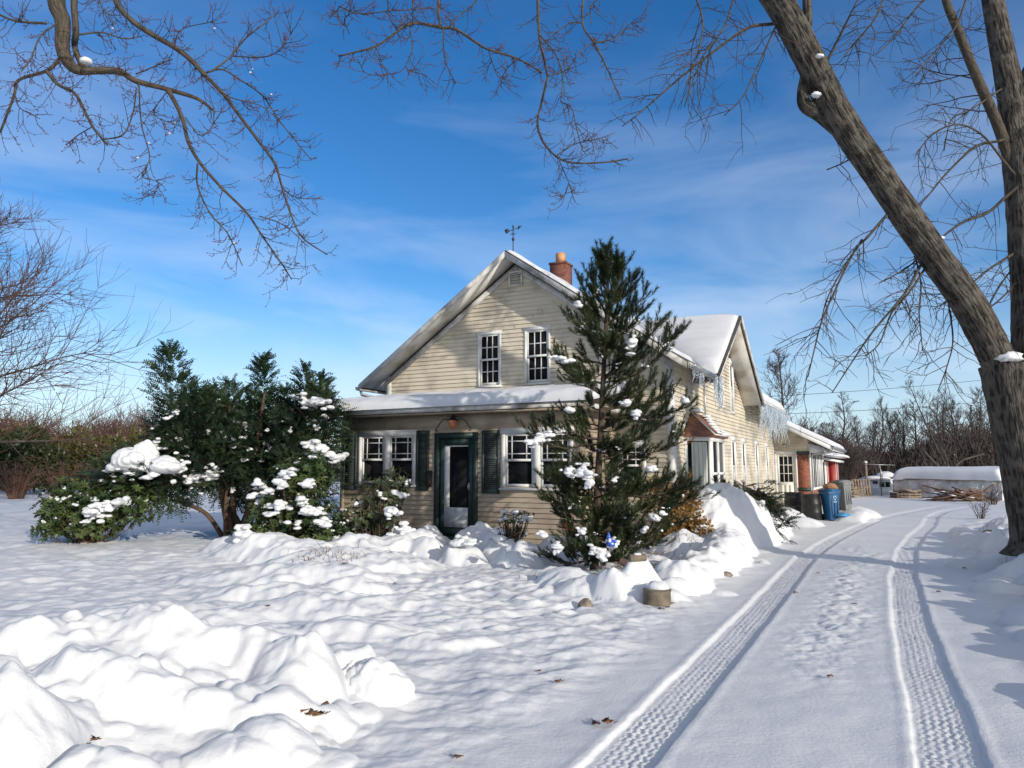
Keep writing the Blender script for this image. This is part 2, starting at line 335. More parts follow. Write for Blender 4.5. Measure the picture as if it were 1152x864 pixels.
SHINGLE=M('shingle_dark',(.035,.033,.032),(.07,.066,.062),rough=.9,scale=12,detail=8,bump=.5,bscale=40)
GREEN=M('paint_green',(.010,.026,.024),(.017,.038,.034),rough=.5,scale=5,detail=8,bump=.1,bscale=40,bdist=.003)
GREEN2=M('paint_shutter',(.026,.040,.035),(.04,.056,.049),rough=.55,scale=5,detail=8,bump=.15,bscale=40,bdist=.003)
COPPER=M('roof_copper',(.16,.06,.03),(.34,.14,.065),rough=.5,scale=5,detail=8,metal=.35,stretch=(1,1,.6),c3=(.10,.045,.028),s3=2.)
IRON=M('iron_black',(.012,.012,.012),(.03,.028,.026),rough=.6,scale=20)
LANT=M('lantern_copper',(.40,.13,.05),(.62,.24,.10),rough=.4,scale=20,metal=.2)
GLASS=M('window_glass',(.008,.009,.011),(.016,.018,.022),rough=.05,scale=1.2,spec=.3,ior=1.22)
GLASS2=M('bay_glass',(.03,.035,.035),(.05,.055,.055),rough=.05,scale=1.5,spec=.5)
CURTAIN=M('curtain_cloth',(.36,.39,.36),(.48,.50,.46),rough=.35,scale=4,detail=6,stretch=(3,3,.3),spec=.6)
FROST=M('frosted_glass',(.30,.33,.36),(.50,.53,.55),rough=.35,scale=9,detail=8)
BRICK=brickmat('brick_red',(.25,.06,.032),(.35,.10,.05),(.24,.17,.13))
BRICKC=brickmat('brick_chimney',(.19,.055,.033),(.27,.085,.05),(.15,.11,.09))
FLUE=M('clay_flue',(.50,.24,.11),(.62,.33,.16),rough=.8,scale=8,bump=.2)
DOORW=M('door_white',(.66,.64,.58),(.74,.72,.66),rough=.45,scale=3,detail=6)
ICE=M('ice',(.72,.80,.88),(.85,.90,.95),rough=.12,scale=9,trans=.75,spec=.5,ior=1.31,bump=.3,bscale=14,bdist=.01)
METAL=M('metal_grey',(.32,.33,.34),(.42,.43,.44),rough=.4,scale=12,metal=.7)
WOODST=M('wood_step',(.09,.05,.035),(.17,.10,.068),rough=.8,scale=7,detail=8,bump=.3)
SHEDRED=M('shed_red',(.26,.03,.025),(.36,.055,.04),rough=.6,scale=4,detail=7,stretch=(6,6,.6))
BARREL=M('plastic_black',(.010,.010,.011),(.022,.022,.024),rough=.45,scale=6,detail=8,spec=.35)
BINB=M('plastic_blue',(.008,.07,.18),(.014,.10,.23),rough=.42,scale=5,detail=8)
BING=M('plastic_grey',(.16,.165,.165),(.21,.215,.215),rough=.5,scale=6,detail=8)
BINMK=M('marking_pale',(.42,.55,.68),(.55,.66,.78),rough=.5,scale=9)
BAG=M('paper_brown',(.22,.11,.055),(.36,.20,.11),rough=.85,scale=9,detail=8,bump=.6,bscale=20)
BARK=M('bark_maple',(.012,.010,.008),(.105,.087,.067),rough=.95,scale=1.,detail=10,stretch=(24,24,4.),lo=.43,hi=.60,bump=1.,bscale=1.15,bdist=.09,coords='tc',c3=(.12,.105,.085),s3=6.)
TWIG=M('twig_bark',(.032,.021,.018),(.07,.046,.036),rough=.8,scale=8,detail=5)
TWIGB=M('branch_bark',(.03,.025,.018),(.095,.075,.052),rough=.9,scale=1,detail=7,stretch=(60,60,10),coords='tc',bump=.5,bscale=1.4,bdist=.01)
BUD=M('bud_red',(.09,.028,.03),(.17,.06,.05),rough=.5,scale=15)
BGBARK=M('wood_bark',(.04,.032,.027),(.095,.078,.065),rough=.95,scale=3,detail=6)
BGTWIG=M('wood_twigs',(.045,.033,.03),(.085,.062,.055),rough=.9,scale=.6,detail=4)
BGRED=M('shrub_twigs',(.075,.038,.03),(.13,.066,.045),rough=.9,scale=.7,detail=4)
PINE=leafmat('pine_needles',(.028,.047,.02),(.075,.095,.035),scale=2.0,transl=.2)
PINEB=leafmat('pine_needles_dead',(.17,.075,.025),(.27,.13,.045),scale=3.)
YEW=leafmat('yew_needles',(.012,.028,.015),(.042,.072,.032),scale=1.6,transl=.12)
RHOD=leafmat('rhododendron_leaves',(.028,.055,.018),(.085,.115,.035),scale=2.6,rough=.35)
BOX=leafmat('shrub_leaves',(.03,.05,.022),(.08,.10,.045),scale=3)
JUN=leafmat('juniper_needles',(.014,.028,.015),(.035,.055,.025),scale=3)
AMBER=leafmat('dry_leaves',(.20,.10,.028),(.36,.22,.07),scale=3.5,rough=.7,transl=.3)
HEDGE=leafmat('hedge_dark',(.022,.035,.014),(.06,.07,.025),scale=.5)
HEDGE2=leafmat('hedge_olive',(.055,.06,.018),(.12,.11,.035),scale=.6)
HEDGE3=leafmat('hedge_bronze',(.09,.065,.03),(.15,.11,.05),scale=.7)
PBARK=M('pine_bark',(.035,.026,.02),(.10,.07,.048),rough=.95,scale=1,stretch=(50,50,14),coords='tc',bump=.8,bscale=1.2,bdist=.02)
YBARK=M('yew_bark',(.05,.032,.022),(.14,.08,.05),rough=.9,scale=1,stretch=(50,50,8),coords='tc',bump=.7,bscale=1.2,bdist=.02)
LEAF=M('dead_leaf',(.11,.05,.025),(.20,.10,.045),rough=.7,scale=20)
LOGW=M('log_wood',(.10,.08,.055),(.20,.16,.115),rough=.85,scale=9,detail=8,bump=.4)
PLASTIC=M('plastic_sheet',(.55,.545,.52),(.68,.675,.65),rough=.35,scale=2,detail=7,bump=.5,bscale=5,bdist=.06,stretch=(1,1,.5),c3=(.40,.385,.34),s3=1.2)
WHITEP=M('paint_pale',(.55,.58,.60),(.68,.71,.73),rough=.5,scale=5)
BLUEO=M('glaze_blue',(.02,.06,.36),(.05,.14,.55),rough=.25,scale=18)
WHITEO=M('glaze_white',(.6,.63,.68),(.75,.77,.8),rough=.3,scale=18)
PALLET=M('pallet_wood',(.15,.115,.085),(.28,.22,.16),rough=.85,scale=6,detail=7)
WIRE=M('wire_dark',(.03,.03,.03),(.05,.05,.05),rough=.6)
ROCK=M('rock_grey',(.12,.10,.08),(.26,.22,.18),rough=.9,scale=7,detail=9,bump=.6)
exec_order=[]
# ================================================================== GROUND
def make_ground():
    r=[1.0]
    while r[-1]<900:
        q=r[-1]
        k=.05 if q<2.6 else .0032 if q<16 else .005 if q<30 else .009 if q<70 else .06
        r.append(q*(1+k))
    r=np.array(r)
    fine=np.arange(-41,41.01,.125)
    coarse=np.arange(44,317,4.)
    ang=np.radians(np.concatenate([fine,coarse]))
    nA=len(ang);nR=len(r)
    X=r[:,None]*np.sin(ang);Y=r[:,None]*np.cos(ang)
    Z=ground_h(X,Y)
    Z=Z*(1-sstep(120,200,np.hypot(X,Y)))
    V=np.stack([X,Y,Z],-1).reshape(-1,3)
    i=np.arange(nR-1)[:,None]*nA;j=np.arange(nA)[None];k=(j+1)%nA
    q=np.stack([i+j,i+nA+j,i+nA+k,i+k],-1).reshape(-1,4)
    mb=MB();mb.add(np.vstack([V,[[0,0,float(Z[0].mean())]]]),quads=q)
    c=len(V);mb.f[3].append(np.stack([np.full(nA,c),np.arange(nA),(np.arange(nA)+1)%nA],-1)[:, [0,1,2]])
    o=mb.build('snowy_ground',SNOW,smooth=True);tag(o,kind='structure')
make_ground()
# ================================================================== HOUSE
HS,HB_=-8.1,15.8
hx,hy=sb(HS,HB_)
house=empty('farmhouse',(hx,hy,0),'old cream clapboard farmhouse with snow on its roofs, green front door and shutters','house',rotz=-HA)
OFF=np.array([HS,HB_,0])
def hb(mb,name,mat,parent=None,**k):
    mb.v=[v-OFF for v in mb.v]
    return mb.build(name,mat,parent if parent is not None else house,**k)
def claps(mb,P,z0,z1,lim,ops=(),exp=.105):
    """lapped boards: P(along,out,z); lim(z)->(a0,a1); ops: (a0,a1,z0,z1) holes"""
    n=int(math.ceil((z1-z0)/exp))
    Q=[]
    for i in range(n):
        za=z0+i*exp;zb=min(z1,za+exp)
        if zb-za<.004: continue
        a0,a1=lim(za);c0,c1=lim(zb);zm=(za+zb)/2
        if a1-a0<.01: continue
        ints=[(0.,1.)]
        for o in ops:
            if o[2]<zm<o[3]:
                f0=(o[0]-a0)/(a1-a0);f1=(o[1]-a0)/(a1-a0);nn=[]
                for u,v in ints:
                    if f1<=u or f0>=v: nn.append((u,v));continue
                    if f0>u: nn.append((u,f0))
                    if f1<v: nn.append((f1,v))
                ints=nn
        j=random.Random(int(za*1000)).uniform(-.0015,.0015)
        if a1-a0>2.2:      # butt joints
            rj=random.Random(int(za*7777)+int(a0*31));nn=[]
            for u,v in ints:
                cuts=sorted(rj.uniform(u,v) for _ in range(int((v-u)*(a1-a0)/3)))
                for c_ in cuts:
                    if c_-u>.03 and v-c_>.03: nn.append((u,c_-.005/(a1-a0)));u=c_+.005/(a1-a0)
                nn.append((u,v))
            ints=nn
        for u,v in ints:
            A=a0+(a1-a0)*u;B=a0+(a1-a0)*v;C=c0+(c1-c0)*u;D=c0+(c1-c0)*v
            Q.append([P(A,.034+j,za),P(B,.034+j,za),P(D,.003,zb),P(C,.003,zb)])
            Q.append([P(A,.0,za),P(B,.0,za),P(B,.034+j,za),P(A,.034+j,za)])
    mb.quads(Q)
def Pf(b0): return lambda a,o,z:(a,b0-o,z)
def Ps(s0): return lambda a,o,z:(s0+o,a,z)
def bx(mb,x0,x1,y0,y1,z0,z1): mb.box(min(x0,x1),max(x0,x1),min(y0,y1),max(y0,y1),min(z0,z1),max(z0,z1))
def window(s,b,z0,w,h,face=0,cols=3,rows=2,prairie=False,double=False,trim=TRIM,case=.09,label=None,head=.11):
    """two-sash window; local frame faces -y, opening centred on x"""
    rot=0 if face==0 else math.pi/2
    mb=MB();W=w/2
    bx(mb,-W-case,-W,-.045,.03,-.02,h+.0);bx(mb,W,W+case,-.045,.03,-.02,h)
    bx(mb,-W-case-.02,W+case+.02,-.055,.03,h,h+head);bx(mb,-W-case-.03,W+case+.03,-.05,.0,h+head,h+head+.022)
    units=[(-W,W)]
    if double:
        bx(mb,-.085,.085,-.045,.03,0,h);units=[(-W,-.085),(.085,W)]
    fr=mb.build('window',trim,house,loc=(s-HS,b-HB_,z0),rotz=rot)
    if label: fr['label']=label
    si=MB();bx(si,-W-case-.03,W+case+.03,-.085,.03,-.065,-.022);si.build('sill',trim,fr)
    for u0,u1 in units:
        sa=MB();t=.045;mz=h*.5
        for x0,x1 in ((u0,u0+t),(u1-t,u1)):
            bx(sa,x0,x1,-.022,.01,mz,h);bx(sa,x0,x1,.012,.04,0,mz)
        bx(sa,u0+t,u1-t,-.022,.01,h-t,h);bx(sa,u0+t,u1-t,-.022,.012,mz-.02,mz+.03)
        bx(sa,u0+t,u1-t,.012,.04,0,t+.02)
        mt=.011
        def bars(za,zb,y,top):
            if prairie:
                if not top: return
                for xx in (u0+t+.11,u1-t-.11): bx(sa,xx-mt,xx+mt,y-.012,y+.006,za,zb)
                for zz in (za+.11,zb-.11): bx(sa,u0+t,u1-t,y-.010,y+.005,zz-mt,zz+mt)
            else:
                for i in range(1,cols):
                    xx=u0+t+(u1-u0-2*t)*i/cols;bx(sa,xx-mt,xx+mt,y-.012,y+.006,za,zb)
                for i in range(1,rows):
                    zz=za+(zb-za)*i/rows;bx(sa,u0+t,u1-t,y-.010,y+.005,zz-mt,zz+mt)
        bars(mz+.03,h-t,-.004,True);bars(t+.02,mz-.02,.026,False)
        sa.build('sash',trim,fr)
        pa=MB()
        bx(pa,u0+t*.5,u1-t*.5,.006,.009,mz,h-t*.5);bx(pa,u0+t*.5,u1-t*.5,.034,.037,t*.5,mz)
        pa.build('pane',GLASS,fr)
    return fr
zu=lambda s:6.72-.69*abs(s-HS)
# openings
up=[(-8.85,.56,3.72,1.28),(-7.52,.58,3.72,1.28)]     # (centre s, width, z0, height)
gops=[(c-w/2-.05,c+w/2+.05,z-.04,z+h+.05) for c,w,z,h in up]+[(-5.55,-4.85,1.22,2.22)]
m=MB();claps(m,Pf(15.8),3.3,6.66,lambda z:(max(-12.0,HS-(6.70-z)/.69),min(-4.25,HS+(6.70-z)/.69)),gops)
claps(m,Pf(15.8),0,3.3,lambda z:(-5.75,-4.25),gops)
hb(m,'gable_wall',SIDING)
m=MB();m.prism([(-4.4,15.87,0),(-11.95,15.87,0),(-11.95,15.87,4.0),(HS,15.87,6.6),(-4.4,15.87,4.0)],(0,.1,0));hb(m,'wall_sheathing',SHINGLE)
for c,w,z,h in up: window(c,15.8,z,w,h,case=.055,head=.06)
window(-5.2,15.8,1.26,.5,.9,prairie=True)
# left flank of the main block
m=MB();claps(m,lambda a,o,z:(-12.0-o,a,z),0,4.02,lambda z:(15.8,30.7));bx(m,-12,-4.3,30.5,30.6,0,4);m.prism([(-12,30.6,4),(-4.3,30.6,4),(HS,30.6,6.6)],(0,-.1,0));hb(m,'left_wall',SIDING)
# right flank
sw=[(22.45,.46,.95,1.52),(24.12,.46,.95,1.52),(26.62,.46,.95,1.52),(28.95,.46,.95,1.52)]
uw=[(22.5,.42,3.35,1.45),(21.0,.34,3.42,.62)]
sops=[(c-w/2-.05,c+w/2+.05,z-.04,z+h+.05) for c,w,z,h in sw+uw]+[(16.75,19.05,.3,2.4)]
m=MB();claps(m,Ps(-4.25),0,4.06,lambda z:(15.8,30.76),sops)
claps(m,Ps(-4.25),4.06,5.70,lambda z:(21-(5.72-z)/.625,21+(5.72-z)/.625),sops)
hb(m,'side_wall',SIDING)
m=MB();bx(m,-4.42,-4.34,15.95,30.7,0,4.0);m.prism([(-4.42,18.4,4.0),(-4.42,23.6,4.0),(-4.42,21,5.6)],(.08,0,0));hb(m,'wall_sheathing',SHINGLE)
for c,w,z,h in sw: window(-4.25,c,z,w,h,face=1,cols=1,rows=1)
window(-4.25,22.5,3.35,.42,1.45,face=1,cols=1,rows=1);window(-4.25,21.0,3.42,.34,.62,face=1,cols=1,rows=1,case=.07)
# corner boards
for s_,b_,z1 in ((-12.0,15.8,4.05),(-4.25,15.8,4.06),(-4.25,30.76,4.0)):
    m=MB()
    if b_<20:
        bx(m,s_-(.03 if s_<-10 else .13),s_+(.13 if s_<-10 else .032),b_-.034,b_-.0,0,z1)
        if s_>-10: bx(m,s_,s_+.032,b_+.001,b_+.13,0,z1)
    else: bx(m,s_,s_+.03,b_-.13,b_+.02,0,z1)
    hb(m,'corner_board',TRIM)
# gable vent
v=MB()
for i in range(6): v.prism([(-8.25,15.74,6.22+i*.045),(-8.25,15.775,6.255+i*.045),(-8.25,15.775,6.262+i*.045),(-8.25,15.735,6.225+i*.045)],(.30,0,0))
bx(v,-8.29,-8.25,15.73,15.78,6.2,6.5);bx(v,-7.95,-7.91,15.73,15.78,6.2,6.5);bx(v,-8.29,-7.91,15.73,15.78,6.5,6.54);bx(v,-8.29,-7.91,15.73,15.78,6.16,6.2)
hb(v,'gable_vent',SOFFIT)
# ---- roofs
zt=lambda s:6.92-.69*abs(s-HS)
zc=lambda b:5.95-.625*abs(b-21)
rf=MB()
L_=[(-8.1,15.2),(-8.1,31.3),(-12.5,31.3),(-12.5,15.2)]
R_=[(-8.1,15.2),(-3.75,15.2),(-3.75,17.75),(-6.7,21.0),(-3.75,24.25),(-3.75,31.3),(-8.1,31.3)]
for poly in (L_,R_): rf.prism([(s,b,zt(s)) for s,b in poly],(0,0,-.12))
for poly in ([(-3.62,17.5),(-3.62,21.0),(-6.7,21.0),(-3.66,17.66)],[(-3.62,21.0),(-3.62,24.5),(-3.66,24.34),(-6.7,21.0)]): rf.prism([(s,b,zc(b)+.003) for s,b in poly],(0,0,-.11))
roof=hb(rf,'roof',SHINGLE)
# soffits: underside boards
sf=MB()
sf.prism([(-12.42,15.24,zt(-12.42)-.124),(-8.1,15.24,zt(-8.1)-.124),(-8.1,15.8,zt(-8.1)-.124),(-12.42,15.8,zt(-12.42)-.124)],(0,0,-.03))
sf.prism([(-8.1,15.24,zt(-8.1)-.124),(-3.83,15.24,zt(-3.83)-.124),(-3.83,15.8,zt(-3.83)-.124),(-8.1,15.8,zt(-8.1)-.124)],(0,0,-.03))
sf.prism([(-12.42,15.8,zt(-12.42)-.124),(-11.98,15.8,zt(-11.98)-.124),(-11.98,31.2,zt(-11.98)-.124),(-12.42,31.2,zt(-12.42)-.124)],(0,0,-.03))
for b0,b1 in ((15.8,17.7),(24.3,31.2)): sf.prism([(-3.83,b0,zt(-3.83)-.124),(-4.27,b0,zt(-4.27)-.124),(-4.27,b1,zt(-4.27)-.124),(-3.83,b1,zt(-3.83)-.124)],(0,0,-.03))
for b0,b1 in ((17.6,21.0),(21.0,24.42)): sf.prism([(-3.68,b0,zc(b0)-.114),(-4.25,b0,zc(b0)-.114),(-4.25,b1,zc(b1)-.114),(-3.68,b1,zc(b1)-.114)],(0,0,-.03))
hb(sf,'soffit',SOFFIT)
# rake boards and fascias
fb=MB()
def rake(m,p0,p1,out,h=.15,t=.03,drop=.03):
    p0=np.array(p0,float);p1=np.array(p1,float);o=np.array(out,float)*t
    m.prism([p0-[0,0,drop],p1-[0,0,drop],p1-[0,0,drop+h],p0-[0,0,drop+h]],o)
rake(fb,(-12.5,15.195,zt(-12.5)),(-8.1,15.195,zt(-8.1)),(0,-1,0));rake(fb,(-8.1,15.195,zt(-8.1)),(-3.75,15.195,zt(-3.75)),(0,-1,0))
rake(fb,(-3.65,17.5,zc(17.5)),(-3.65,21,zc(21)),(1,0,0),drop=.125,h=.06);rake(fb,(-3.615,21,zc(21)),(-3.615,24.5,zc(24.5)),(1,0,0),drop=.0)
bx(fb,-12.53,-12.505,15.2,31.3,3.72,3.86)
bx(fb,-3.745,-3.72,15.2,17.7,3.76,3.9);bx(fb,-3.745,-3.72,24.3,31.3,3.76,3.9)
# trim band where the rakes meet the gable
for sg in (-1,1):
    e=-12.0 if sg<0 else -4.25
    fb.prism([(HS,15.775,6.70),(e,15.775,6.70-.69*3.87),(e,15.775,6.70-.69*3.87-.16),(HS,15.775,6.54)],(0,-.03,0))
hb(fb,'rake_board',TRIMW)
def gutter(s0,b0,b1,z):
    g=MB();pr=[(-.06,0),(-.06,-.07),(-.03,-.1),(.04,-.1),(.06,-.03),(.06,0),(.045,0),(.04,-.08),(-.03,-.08),(-.045,-.06),(-.045,0)]
    g.prism([(s0+x,b0,z+y) for x,y in pr],(0,b1-b0,0));return hb(g,'gutter',METAL)
gutter(-12.6,15.25,31.2,3.82);gutter(-3.65,15.25,17.4,3.84)
g=MB();g.tube([p-OFF for p in map(np.array,[(-12.6,15.4,3.74),(-12.58,15.42,3.62),(-12.15,15.62,3.5),(-12.08,15.7,3.35),(-12.08,15.7,.3)])],.045,8);g.build('downspout',METAL,house,smooth=True)
g=MB();g.tube([np.array(p)-OFF for p in [(-4.2,18.75,3.9),(-4.2,18.75,2.75)]],.025,8);g.tube([np.array(p)-OFF for p in [(-4.2,18.75,4.15),(-4.17,18.75,3.9)]],.05,8);g.build('service_pipe',METAL,house,smooth=True)
# snow on roofs
def slab(c00,c10,c11,c01,thick,nu=60,nv=20,seed=0,nz=.25,out=0.0,round_=.22):
    """snow layer on a sloped quad; c00-c10 is the eave"""
    c=[np.array(p,float) for p in (c00,c10,c11,c01)]
    u=np.linspace(0,1,nu);v=np.linspace(0,1,nv);U,Vv=np.meshgrid(u,v)
    P=(c[0]*((1-U)*(1-Vv))[...,None]+c[1]*(U*(1-Vv))[...,None]+c[2]*(U*Vv)[...,None]+c[3]*((1-U)*Vv)[...,None])
    lu=np.linalg.norm(c[1]-c[0]);lv=np.linalg.norm(c[3]-c[0])
    du=np.minimum(U,1-U)*lu;dv=np.minimum(Vv,1-Vv)*lv;d=np.minimum(du,dv)
    e=np.sqrt(np.clip(1-(1-np.clip(d/round_,0,1))**2,0,1))*.85+.15*np.clip(d/.02,0,1)
    t=thick*e*(1+nz*fbm(U*lu*1.1+seed,Vv*lv*1.3,4,seed+3))
    top=P.copy();top[...,2]+=t+.006
    bot=P.copy();bot[...,2]+=.006
    mb=MB();n=nu*nv
    i=np.arange(nv-1)[:,None]*nu;j=np.arange(nu-1)[None]
    q=np.stack([i+j,i+j+1,i+nu+j+1,i+nu+j],-1).reshape(-1,4)
    ring=np.concatenate([np.arange(nu),np.arange(1,nv)*nu+nu-1,np.arange(nu-2,-1,-1)+(nv-1)*nu,np.arange(nv-2,0,-1)*nu])
    r2=np.roll(ring,-1);side=np.stack([ring+n,r2+n,r2,ring],-1)
    mb.add(np.vstack([top.reshape(-1,3),bot.reshape(-1,3)]),quads=np.vstack([q,q[:,::-1]+n,side]))
    return mb
def snow(mb,parent): return hb(mb,'snow_cover',SNOW2,parent,smooth=True)
T=lambda s,b:(s,b,zt(s))
snow(slab(T(-12.5,31.2),T(-12.5,15.22),T(-8.1,15.22),T(-8.1,31.2),.10,120,40,1),roof)
snow(slab(T(-3.95,15.22),T(-3.95,17.5),T(-8.1,17.5),T(-8.1,15.22),.07,40,50,2,nz=.6),roof)
snow(slab(T(-3.75,24.5),T(-3.75,31.25),T(-8.1,31.25),T(-8.1,24.5),.20,60,40,4),roof)
K=lambda s,b:(s,b,zc(b))
snow(slab(K(-4.1,17.75),K(-3.66,17.75),K(-3.66,21.02),K(-6.8,21.02),.19,70,60,5,nz=.22),roof)
snow(slab(K(-3.66,24.3),K(-4.0,24.3),K(-6.8,21.0),K(-3.66,21.0),.15,50,50,6),roof)
# ---- chimney, vane
ch=MB();bx(ch,-8.35,-7.87,18.36,18.84,6.2,7.38);bx(ch,-8.375,-7.845,18.335,18.865,7.38,7.44)
chim=hb(ch,'chimney',BRICKC)
fl=MB();bx(fl,-8.22,-8.0,18.48,18.70,7.44,7.74);hb(fl,'flue_tile',FLUE,chim)
wv=MB();O=np.array([-8.1,15.62,6.95]);t3=lambda p,r,n=6:wv.tube([O+np.array(q) for q in p],r,n)
t3([(0,0,-.1),(0,0,.68)],.012);wv.lathe([(.001,-.05),(.03,-.03),(.04,0),(.03,.03),(.001,.05)],O+[0,0,.36],8)
t3([(-.09,0,.5),(.09,0,.5)],.006);t3([(0,-.09,.5),(0,.09,.5)],.006)
t3([(-.14,-.06,.56),(.13,.055,.66)],.009);wv.prism([O+np.array(p) for p in [(.10,.045,.60),(.21,.09,.70),(.12,.05,.70)]],(.006,-.012,0));wv.prism([O+np.array(p) for p in [(-.16,-.07,.50),(-.08,-.035,.56),(-.12,-.05,.64),(-.2,-.085,.60)]],(.006,-.012,0))
wv.lathe([(.001,-.03),(.025,-.01),(.02,.03),(.001,.05)],O+[0,0,.68],8)
hb(wv,'weather_vane',IRON)
# ---- enclosed porch
pw=[(-10.47,1.48,1.30,1.10),(-6.6,1.48,1.26,1.12)]
pops=[(c-w/2-.05,c+w/2+.05,z-.04,z+h+.05) for c,w,z,h in pw]+[(-9.08,-8.05,.0,2.40)]
m=MB();claps(m,Pf(13.81),0,2.62,lambda z:(-11.8,-5.62),pops)
claps(m,Ps(-5.62),0,3.2,lambda z:(13.81,15.78));claps(m,lambda a,o,z:(-11.8-o,a,z),0,3.2,lambda z:(13.81,15.78))
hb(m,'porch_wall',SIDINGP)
m=MB();bx(m,-11.78,-9.1,13.87,13.95,0,2.7);bx(m,-8.03,-5.66,13.87,13.95,0,2.7);bx(m,-9.2,-7.9,14.1,14.15,0,2.7);hb(m,'wall_sheathing',SHINGLE)
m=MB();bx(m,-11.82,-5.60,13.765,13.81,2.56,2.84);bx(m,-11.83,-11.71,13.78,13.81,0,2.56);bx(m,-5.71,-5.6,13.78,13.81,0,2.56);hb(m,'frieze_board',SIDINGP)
for c,w,z,h in pw: window(c,13.81,z,w,h,prairie=True,double=True)
def zp(b): return 2.99+(b-13.3)*.17
m=MB();m.prism([(-12.15,13.3,zp(13.3)),(-5.2,13.3,zp(13.3)),(-5.2,15.78,zp(15.78)),(-12.15,15.78,zp(15.78))],(0,0,-.05));prf=hb(m,'porch_roof',SHINGLE)
m=MB();bx(m,-12.17,-5.18,13.265,13.295,2.875,2.985);bx(m,-12.15,-12.12,13.3,15.75,2.84,2.93);bx(m,-5.22,-5.19,13.3,15.75,2.84,2.93);hb(m,'fascia_board',TRIMW)
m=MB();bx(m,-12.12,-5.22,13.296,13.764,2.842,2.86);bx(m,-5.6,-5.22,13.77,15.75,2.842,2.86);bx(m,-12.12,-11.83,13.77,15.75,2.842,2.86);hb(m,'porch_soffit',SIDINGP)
PR=lambda s,b:(s,b,zp(b))
snow(slab(PR(-12.22,13.20),PR(-5.12,13.20),PR(-5.16,15.76),PR(-12.2,15.76),.23,160,50,8,nz=.30,round_=.34),prf)
# door
d=MB();bx(d,-9.12,-9.0,13.745,13.83,.18,2.44);bx(d,-8.13,-8.01,13.745,13.83,.18,2.44);bx(d,-9.0,-8.13,13.745,13.83,2.32,2.44);bx(d,-9.12,-8.01,13.70,13.86,.10,.18)
door=hb(d,'front_door',GREEN)
d=MB();bx(d,-9.0,-8.88,13.775,13.815,.19,2.31);bx(d,-8.25,-8.13,13.775,13.815,.19,2.31);bx(d,-8.88,-8.25,13.775,13.815,2.16,2.31);bx(d,-8.88,-8.25,13.775,13.815,.19,.36);hb(d,'storm_door_frame',GREEN,door)
d=MB();bx(d,-8.88,-8.25,13.798,13.802,.36,2.16);hb(d,'pane',GLASS,door)
d=MB();bx(d,-8.875,-8.735,13.788,13.794,.62,2.13);bx(d,-8.875,-8.26,13.789,13.795,2.13,2.155);hb(d,'inner_door_edge',TRIM,door)
d=MB();bx(d,-8.875,-8.255,13.786,13.792,.37,.80);hb(d,'frosted_panel',FROST,door)
d=MB();bx(d,-8.24,-8.20,13.75,13.775,1.18,1.34);d.tube([np.array(p) for p in [(-8.22,13.755,1.30),(-8.22,13.72,1.29),(-8.22,13.715,1.22),(-8.22,13.755,1.20)]],.009,6);hb(d,'door_handle',METAL,door)
m=MB();bx(m,-9.3,-9.19,13.69,13.765,1.25,1.55);m.prism([(-9.31,13.68,1.55),(-9.18,13.68,1.55),(-9.18,13.77,1.6),(-9.31,13.77,1.6)],(0,0,.012));hb(m,'mailbox',IRON)
# shutters
def shutter(s0,s1,z0,z1,flatp=False):
    m=MB();t=.055;y0,y1=13.75,13.785
    bx(m,s0,s0+t,y0,y1,z0,z1);bx(m,s1-t,s1,y0,y1,z0,z1)
    for a,b_ in ((z0,z0+.09),(z0+(z1-z0)*.53,z0+(z1-z0)*.53+.07),(z1-.08,z1)): bx(m,s0+t,s1-t,y0,y1,a,b_)
    bx(m,s0+t,s1-t,13.766,13.782,z0+.09,z1-.08)
    n=int((z1-z0-.2)/.045)
    for i in range(n):
        z=z0+.1+i*.045
        if abs(z-(z0+(z1-z0)*.53+.03))<.06: continue
        m.prism([(s0+t,13.757,z),(s0+t,13.766,z+.034),(s0+t,13.766,z+.038),(s0+t,13.755,z+.006)],(s1-s0-2*t,0,0))
    hb(m,'shutter',GREEN2)
shutter(-11.74,-11.34,1.16,2.50);shutter(-9.62,-9.28,1.16,2.50);shutter(-7.9,-7.47,1.12,2.47)
# lantern over the door with scroll arms
lt=MB()
def scroll(sg):
    p=[];c=np.array([-8.55,13.62,2.66])
    for k in range(16):
        t=k/15;p.append(c+np.array([sg*(.06+.36*t),0,.10*math.sin(t*3.0)-.13*t*t]))
    e=p[-1]
    for k in range(10):
        a=k/9*4.6;q=.05*(1-k/13);p.append(e+np.array([sg*(math.sin(a)*q),0,-.05+math.cos(a)*q]))
    lt.tube(p,.011,6)
scroll(-1);scroll(1)
lt.lathe([(.012,.14),(.03,.12),(.07,.08),(.11,.05),(.115,.04),(.03,.04)],(-8.55,13.6,2.66),10);lt.tube([(-8.55,13.77,2.78),(-8.55,13.6,2.82),(-8.55,13.6,2.72)],.012,6)
lan=hb(lt,'porch_lantern',IRON)
l2=MB();l2.lathe([(.03,-.13),(.07,-.12),(.085,-.06),(.10,.03),(.10,.038),(.02,.038)],(-8.55,13.6,2.66),10);hb(l2,'lantern_shade',LANT,lan,smooth=True)
